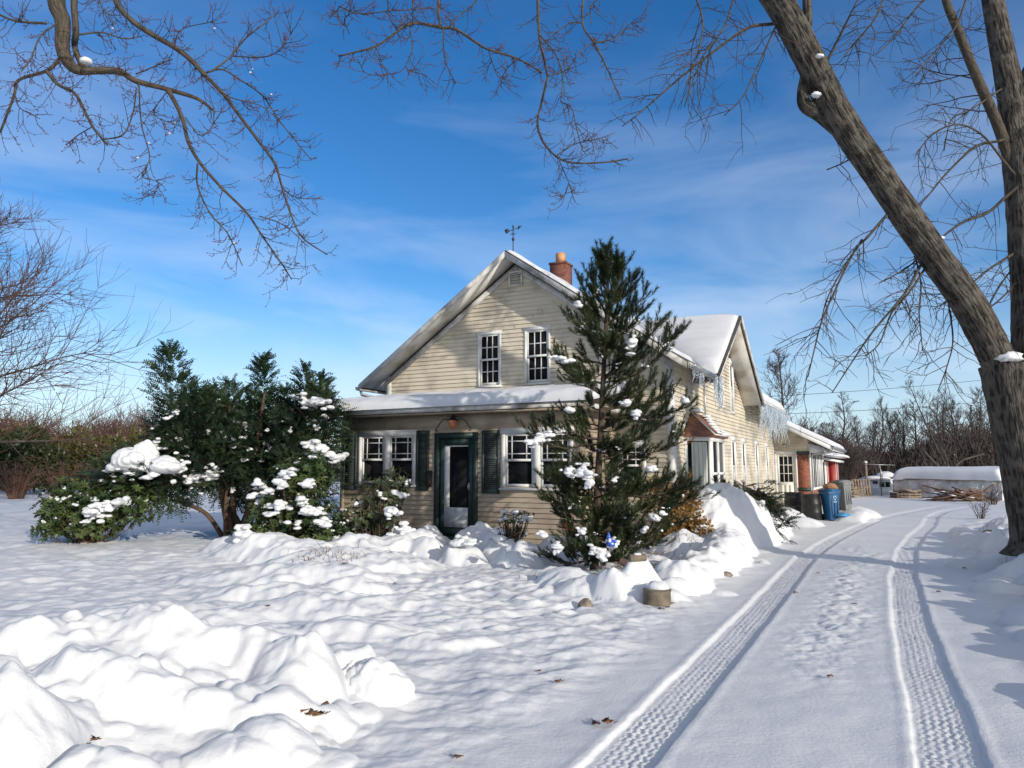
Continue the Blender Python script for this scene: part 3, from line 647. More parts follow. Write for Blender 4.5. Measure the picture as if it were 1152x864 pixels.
# ---- bay window
bay=[(-4.25,16.7),(-3.75,17.2),(-3.75,18.6),(-4.25,19.1)]
bw=MB()
def facet(m,a,b_,z0,z1,inset,t,off=0):
    """frame round a facet: stiles and rails"""
    a=np.array([*a,0.]);b_=np.array([*b_,0.]);u=(b_-a)/np.linalg.norm(b_-a);n=np.array([u[1],-u[0],0])*(1)
    if n[0]<0: n=-n
    Lh=np.linalg.norm(b_-a)
    def bar(x0,x1,za,zb):
        c=a+u*((x0+x1)/2)+[0,0,(za+zb)/2]+n*off;m.obox(c,u*(x1-x0)/2,n*t,np.array([0,0,(zb-za)/2]))
    return bar,Lh,u,n,a
panes=[]
for i in range(3):
    bar,Lh,u,n,a=facet(bw,bay[i],bay[i+1],.3,2.36,.06,.04)
    bar(0.0,.075,.80,2.28);bar(Lh-.075,Lh,.80,2.28);bar(0,Lh,.3,.80);bar(0,Lh,2.28,2.40)
    if i==1: bar(Lh*.5-.035,Lh*.5+.035,.80,2.28);bar(.075,Lh*.5-.035,1.5,1.56);bar(Lh*.5+.035,Lh-.075,1.5,1.56)
    panes.append((a,u,n,Lh))
bayo=hb(bw,'bay_window',TRIM)
for i,(a,u,n,Lh) in enumerate(panes):
    p=MB();p.obox(a+u*Lh/2+[0,0,1.54]-n*.012,u*(Lh/2-.06),n*.003,np.array([0,0,.76]))
    hb(p,'pane',GLASS,bayo)
    if i==0:
        cu=MB();k=60;x=np.linspace(.20,Lh-.10,k);dep=.012*np.sin(x*48)+.006*np.sin(x*113+1)+.014*0
        base=a[None]+u[None]*x[:,None]+n[None]*(dep+.010)[:,None]
        V=np.vstack([base+[0,0,.82],base+[0,0,2.26]]);j=np.arange(k-1);cu.add(V,quads=np.stack([j,j+1,k+j+1,k+j],-1))
        hb(cu,'curtain',CURTAIN,bayo,smooth=True)
cx=np.array([-4.25,17.9])
ev=[(-4.25,16.52),(-3.63,17.12),(-3.63,18.68),(-4.25,19.28)]
m=MB();A=(-4.24,17.3,3.0);B=(-4.24,18.5,3.0);E0,E1,E2,E3=[(s,b,2.42) for s,b in ev]
m.add([A,B,E0,E1,E2,E3],faces=[(2,3,0),(3,4,1,0),(4,5,1)])
m.add([(s,b,2.385) for s,b in ev]+[(s,b,2.415) for s,b in ev],faces=[(0,3,2,1),(0,1,5,4),(1,2,6,5),(2,3,7,6)])
for p0,p1,k in ((np.array(E1),np.array(A),0),):
    pass
bro=hb(m,'bay_roof',COPPER,bayo)
m=MB()
for q0,q1,nn in ((np.array(E0),np.array(A),0),(np.array(E1),np.array(A),0),(np.array(E1),np.array(E2),0)):
    m.tube([q0+[0.0,0,.015],q1+[0.0,0,.015]],.018,6)
hb(m,'roof_edging',TRIM,bayo)
m=MB();m.blob((-4.12,17.5,3.0),(.16,.3,.10),.2,2,3,14,.3);m.blob((-3.72,18.5,2.46),(.16,.25,.09),.2,2,4,14,.3);m.blob((-3.9,18.9,2.52),(.2,.3,.12),.2,2,5,14,.3)
for k in range(7): m.blob((-3.78-.08*k*.6,18.05+.1*k*.3,2.5+.07*k),(.12,.2,.06),.2,2,6+k,12,.3)
hb(m,'snow_cover',SNOW2,bayo,smooth=True)
# ---- mudroom at the back
zm=lambda s:3.42-.52*(s+3.8)
m=MB();claps(m,Pf(30.76),0,zm(-4.2)-.15,lambda z:(-4.24,min(-2.95,-3.8+(3.42-.16-z)/.52)),[(-4.2,-3.3,0,2.3)])
hb(m,'mudroom_wall',SIDING)
m=MB();bx(m,-3.34,-2.93,30.70,30.755,0,2.2);bx(m,-3.1,-2.9,30.757,38,0,.80);pier=hb(m,'brick_pier',BRICK)
for za,zb_ in ((2.2,2.32),(.78,.90)):
    m=MB();bx(m,-3.36,-2.9,30.66,30.74,za,zb_);hb(m,'pier_band',GREEN)
m=MB();bx(m,-3.42,-3.36,30.69,30.78,0,2.40);bx(m,-2.93,-2.86,30.72,30.8,.8,2.6);bx(m,-2.99,-2.9,30.8,38,2.30,2.62);bx(m,-2.99,-2.84,30.8,38,.80,.88)
for i in range(5): bx(m,-2.98,-2.925,30.85+i*1.5,30.97+i*1.5,.88,2.30)
for i in range(4): bx(m,-2.97,-2.938,31.71+i*1.5,31.77+i*1.5,.88,2.30)
mw=hb(m,'mudroom_window',TRIM)
m=MB();bx(m,-3.0,-2.947,30.85,37.9,.86,2.32);hb(m,'pane',GLASS,mw)
m=MB();m.prism([(-4.22,30.15,zm(-4.22)),(-2.1,30.15,zm(-2.1)),(-2.1,38.4,zm(-2.1)),(-4.22,38.4,zm(-4.22))],(0,0,-.06));mr=hb(m,'mudroom_roof',SHINGLE)
m=MB();rake(m,(-4.22,30.145,zm(-4.22)),(-2.1,30.145,zm(-2.1)),(0,-1,0),h=.17,drop=.01);bx(m,-2.1,-2.07,30.15,38.4,zm(-2.1)-.2,zm(-2.1)-.02)
m.prism([(-4.22,30.16,zm(-4.22)-.08),(-2.12,30.16,zm(-2.12)-.08),(-2.12,38.3,zm(-2.12)-.08),(-4.22,38.3,zm(-4.22)-.08)],(0,0,-.05));hb(m,'fascia_board',TRIM)
MR=lambda s,b:(s,b,zm(s))
snow(slab(MR(-2.02,30.1),MR(-2.02,38.4),MR(-4.2,38.4),MR(-4.2,30.1),.17,70,30,12,nz=.25),mr)
gutter(-2.02,30.15,38.4,zm(-2.1)-.03)
g=MB();g.tube([np.array(p)-OFF for p in [(-2.02,30.4,2.38),(-2.05,30.42,2.28),(-2.75,30.7,2.2),(-2.85,30.8,2.1),(-2.85,30.8,.1)]],.04,8);g.build('downspout',METAL,house,smooth=True)
# mudroom door
d=MB();bx(d,-4.22,-4.12,30.70,30.79,.12,2.30);bx(d,-3.46,-3.365,30.70,30.79,.12,2.30);bx(d,-4.22,-3.365,30.70,30.79,2.22,2.33)
sd=hb(d,"side_door",TRIM)
d=MB();bx(d,-4.12,-3.46,30.735,30.775,.14,1.12);bx(d,-4.12,-4.03,30.735,30.775,1.12,2.22);bx(d,-3.55,-3.46,30.735,30.775,1.12,2.22);bx(d,-4.03,-3.55,30.735,30.775,2.12,2.22)
for i in (1,2): bx(d,-4.03+.16*i-.012,-4.03+.16*i+.012,30.738,30.765,1.12,2.12);bx(d,-4.03,-3.55,30.74,30.765,1.12+.333*i-.012,1.12+.333*i+.012)
for x in (-3.95,-3.79,-3.63): bx(d,x-.05,x+.05,30.722,30.735,.3,1.0)
hb(d,'door_leaf',DOORW,sd)
d=MB();bx(d,-4.03,-3.55,30.755,30.76,1.12,2.12);hb(d,'pane',GLASS,sd)
d=MB();d.lathe([(.001,-.03),(.03,-.02),(.035,0),(.02,.02),(.012,.04)],(-4.07,30.70,1.05),10);hb(d,'door_handle',METAL,sd)
d=MB();bx(d,-4.2,-3.35,30.0,30.70,-.2,.10);bx(d,-4.2,-3.35,29.7,30.0,-.2,-.05);hb(d,'door_step',WOODST)
l3=MB();l3.lathe([(.02,.1),(.09,.06),(.1,0),(.02,-.02)],(-3.8,30.6,2.5),10);bx(l3,-3.86,-3.74,30.6,30.72,2.48,2.56);hb(l3,'wall_lamp',METAL)
# ---- icicles
def icicles(pts,seed,lmax,n,rmax=.03,wide=0):
    g=np.random.default_rng(seed);m=MB();P=np.array(pts,float)
    for k in range(n):
        t=g.random()*(len(P)-1);i=int(t);f=t-i;p=P[i]*(1-f)+P[min(i+1,len(P)-1)]*f
        p=p+np.array([g.uniform(-wide,wide),0,0]);l=lmax*(.15+.85*g.random()**1.6);r0=rmax*(.45+.55*g.random())*(.6+.5*l/lmax)
        q=[p+np.array([g.normal()*.008*j,g.normal()*.008*j,-l*j/6]) for j in range(7)]
        m.tube(q,[r0*(1-j/6)**.8*(1+.18*g.normal())+.003 for j in range(7)],7)
        if n<100: hb(m,'icicle',ICE,smooth=True);m=MB()
    if n>=100: return tag(hb(m,'icicles',ICE,smooth=True),kind='stuff')
icicles([(-3.66,24.4,3.76),(-3.66,31.2,3.76)],1,1.35,130,.042,.06)
icicles([(-3.64,16.95,3.78),(-3.60,17.65,3.82),(-3.62,17.9,3.86)],2,.95,20,.042,.07)
icicles([(-3.66,15.3,3.74),(-3.66,16.9,3.74)],3,.42,16,.028,.02)
icicles([(-3.0,30.3,2.75),(-2.1,30.3,2.3)],5,.25,9,.02,.02)
# ice sheet behind the long curtain
m=MB();ii=np.linspace(24.4,31.2,140);low=3.5-.55*np.abs(fbm(ii*2.2,ii*0,3,9))-.25*np.abs(pn(ii*6,ii*0,10))
fr=np.stack([-3.69+0*ii,ii,3.80+0*ii],-1);bo=np.stack([-3.68+.02*np.sin(ii*9),ii,low],-1);j=np.arange(139)
m.add(np.vstack([fr,bo,fr-[.03,0,0],bo-[.03,0,0]]),quads=np.vstack([np.stack([j,j+1,141+j,140+j],-1),np.stack([281+j,280+j,420+j,421+j],-1),np.stack([140+j,141+j,421+j,420+j],-1)]));hb(m,'ice_sheet',ICE,smooth=True)
# ================================================================== PLANTS
def unit(v): v=np.asarray(v,float);return v/(np.linalg.norm(v)+1e-12)
def spline(P,sub=6):
    P=np.asarray(P,float);Q=np.vstack([2*P[0]-P[1],P,2*P[-1]-P[-2]]);out=[]
    for i in range(1,len(Q)-2):
        for k in range(sub):
            t=k/sub;a,b,c,d=Q[i-1],Q[i],Q[i+1],Q[i+2]
            out.append(.5*((2*b)+(-a+c)*t+(2*a-5*b+4*c-d)*t*t+(-a+3*b-3*c+d)*t**3))
    out.append(P[-1]);return np.array(out)
def rdir(g): return unit(g.normal(size=3))
class Tw:
    """collects branches, twigs and buds of one tree"""
    def __init__(s,seed): s.g=np.random.default_rng(seed);s.b=MB();s.t=MB();s.d=MB();s.nt=0
    def bud(s,p,d,r=.008):
        d=unit(d);a=unit(np.cross(d,[.3,.5,.8]));b=np.cross(d,a)
        v=[p-d*r*.4]+[p+d*r*.6+a*r*.75,p+d*r*.6+b*r*.75,p+d*r*.6-a*r*.75,p+d*r*.6-b*r*.75]+[p+d*r*2.2]
        s.d.add(v,tris=[(0,2,1),(0,3,2),(0,4,3),(0,1,4),(5,1,2),(5,2,3),(5,3,4),(5,4,1)])
    def twig(s,p,d,L,r,lvl,droop=-.06,upt=.12,buds=True,kids=5.,spread=.9):
        g=s.g;n=5;st=L/n;P=[np.array(p)];d=unit(d);D=[d]
        for i in range(n):
            d=unit(d+g.normal(size=3)*.16+np.array([0,0,droop if i<2 else upt]))
            P.append(P[-1]+d*st);D.append(d)
        s.t.tube(P,np.linspace(r,r*.45,n+1),3 if r<.009 else 4,cap=False);s.nt+=1
        if lvl>0:
            k=max(1,int(L*kids*(.7+.6*g.random())))
            for _ in range(k):
                f=g.uniform(.15,1)*n;i=min(n-1,int(f));q=P[i]+(P[i+1]-P[i])*(f-i)
                pd=unit(np.cross(D[i],rdir(g)))
                s.twig(q,D[i]*.7+pd*spread,L*g.uniform(.25,.5),max(r*.6,.0028),lvl-1,droop*.8,upt,buds,kids,spread)
        if buds:
            s.bud(P[-1],D[-1],.0085)
            for i in (2,3,4):
                if g.random()<.6:
                    pd=unit(np.cross(D[i],rdir(g)));s.bud(P[i]+pd*.006,pd+D[i]*.5,.0065)
    def limb(s,pts,r0,r1,n=8,wob=.06,sub=6):
        P=spline(pts,sub);rad=np.linspace(0,1,len(P));rad=r0+(r1-r0)*rad
        s.b.tube(P,rad,n,wob=wob,seed=s.g.random()*50);return P
    def feather(s,P,n,L,r,lvl,t0=.1,t1=1.,spread=.95,**k):
        g=s.g
        for _ in range(n):
            f=(t0+(t1-t0)*g.random())*(len(P)-1);i=min(len(P)-2,int(f));q=P[i]+(P[i+1]-P[i])*(f-i)
            T=unit(P[i+1]-P[i]);pd=unit(np.cross(T,rdir(g)))
            s.twig(q,T*.6+pd*spread,g.uniform(*L),r,lvl,**k)
def PX(lst,Y0,Y1=None,off=(0,0),sc=1.,jit=0,g=None):
    n=len(lst);o=[]
    for i,(u,v) in enumerate(lst):
        Y=Y0+(Y1-Y0)*i/(n-1) if Y1 is not None else Y0
        if jit and g is not None and 0<i: Y+=g.normal()*jit
        o.append(at(off[0]+u*sc,off[1]+v*sc,Y))
    return np.array(o)
# ---------- big forked maple on the right bank
TX,TY=7.98,11.25
T1=Tw(11);g=T1.g
zb=gh(TX,TY)
m=MB();base=np.array([TX,TY,zb-.25])
trunkP=spline([base,base+[0,0,.25],base+[-.02,0,.7],base+[-.1,0,1.5],base+[-.17,0,2.25],base+[-.2,0,2.9]],8)
h=np.linspace(0,1,len(trunkP));rad=np.interp(h,[0,.09,.2,.6,.85,1],[.52,.42,.37,.36,.40,.44])
m.tube(trunkP,rad,28,wob=.07,seed=3)
limbpx=[(1150,455),(1120,399),(1087,337),(1045,280),(989,197),(947,136),(908,62),(872,-3)]
limbP=spline(np.vstack([[base+[-.12,0,2.2]],PX(limbpx[1:],11.2,10.3),[at(800,-95,10.0)],[at(720,-160,9.5)],[at(600,-190,9.0)],[at(470,-190,8.6)]]),8)
hh=np.linspace(0,1,len(limbP));lr=np.interp(hh,[0,.08,.35,.6,.68,.8,1],[.33,.25,.215,.21,.205,.15,.07])
m.tube(limbP,lr,24,wob=.09,seed=9)
upP=spline([base+[.05,.02,2.1],base+[.16,.05,2.9],at(1160,350,11.4),at(1154,250,11.5),at(1147,170,11.5),at(1134,90,11.6),at(1117,0,11.7),at(1098,-120,11.8),at(1085,-300,12)],8)
m.tube(upP,np.interp(np.linspace(0,1,len(upP)),[0,.25,.5,.6,1],[.33,.27,.26,.20,.10]),20,wob=.08,seed=21)
fkP=spline([at(1150,130,11.5),at(1160,85,11.5),at(1180,50,11.5),at(1240,-60,11.5),at(1300,-300,11.5)],6);m.tube(fkP,np.linspace(.19,.08,len(fkP)),14,wob=.08,seed=4)
# burl and broken stub
st=spline([at(949,146,10.7),at(925,128,10.65),at(906,118,10.62),at(903,102,10.62),at(905,84,10.6)],6);m.tube(st,np.interp(np.linspace(0,1,len(st)),[0,.5,1],[.15,.105,.06]),12,wob=.15,seed=6)
st=spline([at(905,60,10.5),at(908,20,10.5),at(907,-30,10.5)],5);m.tube(st,np.linspace(.09,.06,len(st)),10,wob=.1,seed=7)
maple=empty('maple_tree',(TX,TY,zb-.1),'big bare maple forking low on the right bank, one limb leaning over the drive','tree')
def sub(mb,name,mat,root,**k):
    o_=np.array(root.location);mb.v=[v-o_ for v in mb.v];return mb.build(name,mat,root,**k)
sub(m,'trunk',BARK,maple,smooth=True,tc=True)
P=T1.limb(PX([(1060,-60),(1063,-5),(1078,35),(1098,85),(1118,130),(1134,175),(1150,240)][::-1],11.5,11.3),.095,.055,8)
T1.feather(P,8,(.8,1.6),.012,2,droop=-.1,upt=.0,buds=False)
fan=[([(868,27),(840,32),(800,60),(762,90),(722,125),(700,142)],10.5,.030),
 ([(1127,158),(1098,165),(1065,195),(1040,225),(1020,240)],11.4,.030),([(1128,180),(1105,152),(1078,140),(1050,150),(1030,175)],11.3,.022),
 ([(1131,222),(1110,240),(1080,252),(1050,275),(1022,300),(990,318)],11.4,.03),([(1133,290),(1110,305),(1080,330),(1050,348)],11.4,.028),
 ([(1138,325),(1115,345),(1090,358)],11.4,.02),([(1140,300),(1120,330),(1098,375)],11.6,.016),
 ([(995,245),(975,268),(963,280),(945,315),(925,360),(917,390),(909,424)],10.8,.026),([(963,280),(950,300),(931,335),(922,370)],10.8,.018),
 ([(1036,298),(1018,330),(982,373),(960,405),(936,442)],11,.026),([(1040,303),(1022,330),(1003,352),(990,385),(975,400)],11,.022),
 ([(1030,290),(1036,320),(1034,350),(1038,395)],11.2,.015),([(1065,330),(1072,380),(1066,410),(1055,440)],11.4,.016),
 ([(945,185),(962,178),(978,182)],10.8,.012),([(930,70),(945,40),(960,10),(975,-20)],10.7,.03),
 ([(1000,-20),(985,20),(960,50),(945,70)],10.6,.018),([(1060,-20),(1030,10),(1008,40),(985,62)],11,.02),([(1090,-10),(1075,30),(1050,60),(1030,85)],11.2,.02),([(1112,110),(1090,125),(1070,135),(1062,170)],11.4,.018),
 ([(775,-20),(790,20),(785,60),(772,95)],10,.016),([(830,-20),(815,30),(790,65),(770,120)],10.2,.016),([(868,40),(850,80),(835,110),(815,130)],10.4,.016)]
for pts,Y,r in fan:
    q=PX(pts,Y,Y-.3,jit=.12,g=g)
    if pts[0][1]>-5: q=np.vstack([q[:1]+unit(q[0]-q[1])*(.38 if pts[0][0]>1100 else .2),q])
    P=T1.limb(q,r,.008,5,0,5)
    L_=np.linalg.norm(np.diff(P,axis=0),axis=1).sum()
    T1.feather(P,int(4+L_*6.5),(.35,.95),.0075,1,t0=.12,droop=-.12,upt=-.03,buds=False,kids=4)
nn=10;br1=sub(T1.b,'branch',TWIGB,maple,smooth=True,tc=True);sub(T1.t,'twig',TWIG,maple,smooth=True)
tag(bpy.data.objects[maple.children[-1].name],kind='stuff')
# hanging sprays with buds (top centre of the view), carried by the far end of the leaning limb
T2=Tw(12);g=T2.g
S=1/2.88
cen=[([(380,-330),(388,-120),(383,30),(392,90)],8.6,.030),([(392,90),(310,75),(260,95),(180,150),(60,182)],8.6,.020),([(392,90),(440,95),(510,140),(545,160),(640,190),(720,235)],8.6,.020),
 ([(700,-400),(708,-120),(706,0),(711,115),(725,190),(738,250)],8.8,.028),([(738,250),(716,340),(705,400),(722,458),(770,510),(830,528),(930,525),(1000,514)],8.8,.018),
 ([(713,115),(760,170),(785,240),(780,330)],8.7,.012),([(870,-380),(862,-100),(850,70),(890,140),(930,220),(975,325)],9,.017),([(775,520),(805,590),(825,652)],8.8,.007),([(805,600),(790,636),(762,632)],8.8,.006),
 ([(780,330),(815,350),(832,420),(852,490)],8.7,.008),([(765,505),(830,465),(900,450),(955,430)],8.7,.008),([(400,92),(404,190),(440,272)],8.5,.010),([(640,190),(600,230),(585,280)],8.6,.006),
 ([(545,160),(560,205),(580,250),(620,245)],8.5,.007),([(740,245),(800,225),(850,160),(890,140)],8.9,.009),([(850,75),(810,75),(760,110),(730,140)],8.9,.009),([(890,140),(960,120),(1000,80),(1045,70)],9,.009),
 ([(300,-60),(300,75)],8.5,.012),([(215,-60),(225,50),(250,95)],8.4,.009),([(545,-60),(500,10),(440,60),(420,92)],8.6,.010),([(60,20),(130,45),(230,35),(380,25)],8.3,.008),([(180,150),(205,215),(215,240),(150,238),(122,190)],8.4,.006),([(290,80),(300,160),(280,220),(350,245)],8.4,.007),([(940,-40),(880,20),(880,80)],9,.012),([(30,60),(50,40),(60,30)],8.3,.005),([(95,110),(80,60),(130,30)],8.3,.006)]
for pts,Y,r in cen:
    P=T2.limb(PX(pts,Y,Y+g.normal()*.25,off=(360,0),sc=S,jit=.06,g=g),r,max(.005,r*.5),6,0,5)
    L_=np.linalg.norm(np.diff(P[P[:,2]<at(500,-20,8.7)[2]],axis=0),axis=1).sum() if (P[:,2]<at(500,-20,8.7)[2]).sum()>1 else 0
    if L_>0: T2.feather(P,int(3+L_*17),(.08,.36),.0048,1,t0=.25 if r>.025 else .05,droop=-.08,upt=.16,kids=8)
o=sub(T2.b,'hanging_branch',TWIGB,maple,smooth=True,tc=True);o['label']='thin branches hanging into the top centre of the view'
o=sub(T2.t,'twig',TWIG,maple,smooth=True);tag(o,kind='stuff');o=sub(T2.d,'bud',BUD,maple);tag(o,kind='stuff')
for u,v,Y,r in [(919,107,10.45,.07),(1077,310,10.9,.09),(1134,403,11.0,.15),(922,63,10.1,.05),(1058,268,10.85,.05)]:
    q=at(u,v,Y);mm=MB();mm.blob((0,0,0),(r*1.25,r*.9,r*.6),.5,2,u,16,.8);oo=mm.build('snow_patch',SNOW2,maple,smooth=True);oo.location=tuple(q-np.array(maple.location))
# ---------- maple standing out of view on the left; one low limb reaches into the picture
T3=Tw(31);g=T3.g
lx,ly=-8.0,2.6;zb=gh(lx,ly)
left=empty('maple_tree',(lx,ly,zb-.1),'maple whose low budded limb hangs into the top left of the view','tree')
m=MB();tp=spline([(lx,ly,zb-.2),(lx,ly,1.2),(lx+.1,ly+.1,3),(lx+.05,ly+.2,5.2),(lx-.3,ly+.3,8),(lx-.2,ly+.2,11)],6);m.tube(tp,np.linspace(.42,.14,len(tp)),18,wob=.08)
sub(m,'trunk',BARK,left,smooth=True,tc=True)
S=1/2.88
lf=[([(230,-900),(205,-500),(190,-200),(183,0),(203,70),(203,160),(232,215),(265,230)],None,.062,.045),
 ([(250,-150),(240,0),(246,100),(242,150),(262,205),(280,228)],7.0,.032,.03),
 ([(265,230),(380,230),(440,262),(545,290),(640,320),(690,357)],7.0,.040,.013),([(545,290),(590,380),(610,460),(650,530),(720,610),(800,690),(850,765),(910,850),(945,905)],7.0,.022,.006),
 ([(330,-200),(370,-10),(420,60),(490,110),(560,150),(620,195),(665,245)],7.2,.030,.024),([(665,245),(720,300),(780,380),(840,460),(890,530),(915,610),(945,700),(980,770),(1060,825)],7.2,.020,.006),
 ([(665,237),(720,225),(780,260),(850,310),(905,390),(960,460),(1010,520)],7.3,.010,.005),([(690,228),(740,190),(790,130),(840,88),(905,35)],7.4,.012,.006),([(755,182),(850,185),(900,165),(950,100)],7.4,.007,.004),
 ([(205,180),(190,195),(150,230),(60,260),(45,312),(0,430)],6.8,.022,.012),([(150,230),(190,275),(240,300),(270,350),(300,410),(348,470)],6.8,.019,.009),
 ([(335,452),(400,435),(432,360),(442,282)],6.9,.008,.006),([(640,530),(640,600),(680,690),(740,760),(785,860)],6.9,.010,.005),([(450,270),(458,400),(485,510),(460,570),(512,592),(495,640)],6.8,.007,.004),
 ([(255,112),(330,105),(400,125),(450,120)],6.9,.010,.005),([(50,310),(65,350),(130,385)],6.7,.006,.004),([(150,75),(90,72),(40,65),(-60,20)],6.8,.012,.010),([(185,75),(130,120),(100,190),(70,230)],6.7,.008,.006),
 ([(720,300),(760,320),(840,340),(900,385)],7.2,.007,.004),([(440,240),(500,215),(560,190)],7.1,.007,.004),([(600,380),(650,440),(690,400),(690,350)],7,.006,.004),([(840,700),(920,730),(1000,800)],7,.006,.004),([(915,610),(960,640),(1050,645)],7.2,.006,.004),([(545,290),(500,370),(590,410)],6.9,.006,.004),([(300,410),(250,440),(215,470)],6.7,.006,.004),([(560,150),(590,95),(690,70)],7.3,.005,.004),([(310,-40),(340,40),(400,50)],7.1,.006,.004)]
for k,(pts,Y,r,r1) in enumerate(lf):
    if k==0:
        pp=PX(pts[2:],7.0,7.0,sc=S);pts3=np.vstack([[[lx+.05,ly+.15,4.6]],[[-6.6,4.4,6.6]],[[-4.6,6.3,7.2]],pp]);P=T3.limb(pts3,.12,.045,12,.08);continue
    P=T3.limb(PX(pts,Y,Y+g.normal()*.3,sc=S,jit=.06,g=g),r,r1,6,0.04,5)
    if r<.05:
        L_=np.linalg.norm(np.diff(P,axis=0),axis=1).sum();T3.feather(P,int(3+L_*18),(.06,.36),.0042,1,t0=.1,droop=-.10,upt=.18,kids=8)
for pa,pb in (((-3.56,6.99,6.75),(at(330*S,-200*S,7.2))),):
    P=T3.limb([tp[18],(-6,5,7.6),pb+[-.6,-.2,.6],pb],.07,.03,8)
P=T3.limb([limb_ for limb_ in (np.array([-4.6,6.3,7.2]),at(250*S,-300*S,7.0),at(250*S,-150*S,7.0))],.05,.032,8)
sub(T3.b,'branch',TWIGB,left,smooth=True,tc=True);o=sub(T3.t,'twig',TWIG,left,smooth=True);tag(o,kind='stuff');o=sub(T3.d,'bud',BUD,left);tag(o,kind='stuff')
sn=MB();sn.blob(at(97,70,6.95),(.06,.06,.05),.3,2,1,10,.4)
for _ in range(12):
    q=T3.t.v[g.integers(len(T3.t.v))];q=q[g.integers(len(q))]+np.array(left.location);sn.blob(q,(.014,.014,.012),.3,2,g.random()*9,6,.4)
tag(sub(sn,'snow_dusting',SNOW2,left,smooth=True),kind='stuff')
# ---------- generic bare trees
def bare(seed,H,r0,n1,n2,n3,up=.35,twr=.011,spread=.9,trunkfrac=.25,lean=0,L1=.42,multi=1):
    t=Tw(seed);g=t.g;tw=MB()
    for q in range(multi):
        az=g.uniform(0,6.28);base=np.array([math.cos(az),math.sin(az),0])*(0 if multi==1 else .35)
        top=base*(4 if multi>1 else 1)+np.array([lean*H,g.normal()*.04*H,H*(g.uniform(.75,1.) if multi>1 else 1)])
        P=spline([base,base+(top-base)*.35+g.normal(size=3)*.02*H,base+(top-base)*.7+g.normal(size=3)*.03*H,top],4)
        t.b.tube(P,np.linspace(r0,r0*.12,len(P)),7,wob=.08)
        for i in range(n1):
            f=trunkfrac+(1-trunkfrac)*(i+g.random())/n1;k=f*(len(P)-1);j=min(len(P)-2,int(k));p=P[j]+(P[j+1]-P[j])*(k-j)
            a=g.uniform(0,6.28);d=unit([math.cos(a)*spread,math.sin(a)*spread,up+.5*f+g.normal()*.15])
            L=H*L1*(1.12-f)*g.uniform(.7,1.15)
            Q=[p]
            for s_ in range(5): d=unit(d+g.normal(size=3)*.13+[0,0,.07]);Q.append(Q[-1]+d*L/5)
            Q=np.array(Q);r=r0*(1-f*.8)*.38;t.b.tube(Q,np.linspace(r,max(twr,.2*r),6),5,cap=False)
            for _ in range(n2):
                k=g.uniform(.8,5)*.999;j=int(k);pp=Q[j]+(Q[j+1]-Q[j])*(k-j);T_=unit(Q[j+1]-Q[j]);dd=unit(T_*.8+unit(np.cross(T_,rdir(g)))*.8+[0,0,.12])
                l=L*g.uniform(.25,.5);W=[pp]
                for s_ in range(3): dd=unit(dd+g.normal(size=3)*.16+[0,0,.1]);W.append(W[-1]+dd*l/3)
                t.t.tube(W,np.linspace(max(twr*1.5,r*.3),twr,4),3,cap=False)
                for _ in range(n3):
                    j=g.integers(1,4);e=unit(unit(W[j]-W[j-1])*.9+unit(np.cross(dd,rdir(g)))*.75+[0,0,.15]);l2=l*g.uniform(.3,.65)
                    m1=W[j]+e*l2*.5+g.normal(size=3)*.05*l2;t.t.tube([W[j],m1,m1+unit(e+[0,0,.25]+g.normal(size=3)*.15)*l2*.5],[twr,twr*.8,twr*.6],3,cap=False)
    return t
def place_bare(t,x,y,label,group=None,tm=BGBARK,cm=BGTWIG,name='bare_tree',cat='tree',z=None):
    r_=empty(name,(x,y,(gh(x,y) if z is None else z)-.08),label,cat,group)
    a=t.b.build('trunk',tm,r_,smooth=True);b=t.t.build('crown',cm,r_,smooth=True);return r_
# the wide bare tree at the left edge
t=bare(41,12.6,.26,46,20,9,up=.30,twr=.0085,spread=1.05,trunkfrac=.12,L1=.68)
place_bare(t,-20.3,24.0,'wide bare tree with fine upswept reddish twigs at the left edge of the view','tree' and None,TWIGB,TWIG) if False else None
bt=empty('bare_tree',(-20.0,24.0,gh(-20.0,24)-.1),'wide bare tree with fine upswept reddish twigs at the left edge of the view','tree')
t.b.build('trunk',BGBARK,bt,smooth=True);t.t.build('crown',BGRED,bt,smooth=True);bt.scale=(.93,)*3
# trees of the wood on the right
var=[bare(50,11,.20,26,8,4,up=.5),bare(51,9,.15,22,8,4,up=.7,lean=.05),bare(52,10,.17,24,8,4,up=.9,multi=2),bare(53,8,.12,18,8,5,up=.6,lean=-.08),bare(54,12,.2,28,8,4,up=.8)]
pro=[]
wood=[(0,905,70,.75),(1,925,66,.8),(0,950,64,.95),(2,972,70,.95),(4,992,66,.85),(2,1012,60,1.0),(0,1030,66,.9),(3,1048,58,1.0),(4,1066,64,.9),(2,1085,60,1.05),(1,1100,56,1.1),(0,1118,62,1.0),(3,1140,58,1.1),(4,1170,60,1.1),(2,1195,62,1.),(1,938,78,.9),(3,1005,76,1.1),(0,1055,78,1.05),(1,1078,74,1.1),(2,1110,76,1.),(3,917,60,.7),(1,985,58,.75),(3,1028,56,.7),(0,890,76,.8)]
for k,(vi,u,Y,sc_) in enumerate(wood):
    x=(u-576)/FPX*Y
    if vi not in [p[0] for p in pro]:
        o=place_bare(var[vi],x,Y,'x');pro.append((vi,o))
    else:
        src=[p[1] for p in pro if p[0]==vi][0];o=copy_tree(src);o.location=(x,Y,gh(x,Y)-.08)
    o.rotation_euler=(0,0,k*1.9);o.scale=(sc_*.78,)*3
    tag(o,'leafless dark tree in the wood beyond the drive and the plastic tunnel','tree','bare trees of the wood on the right')
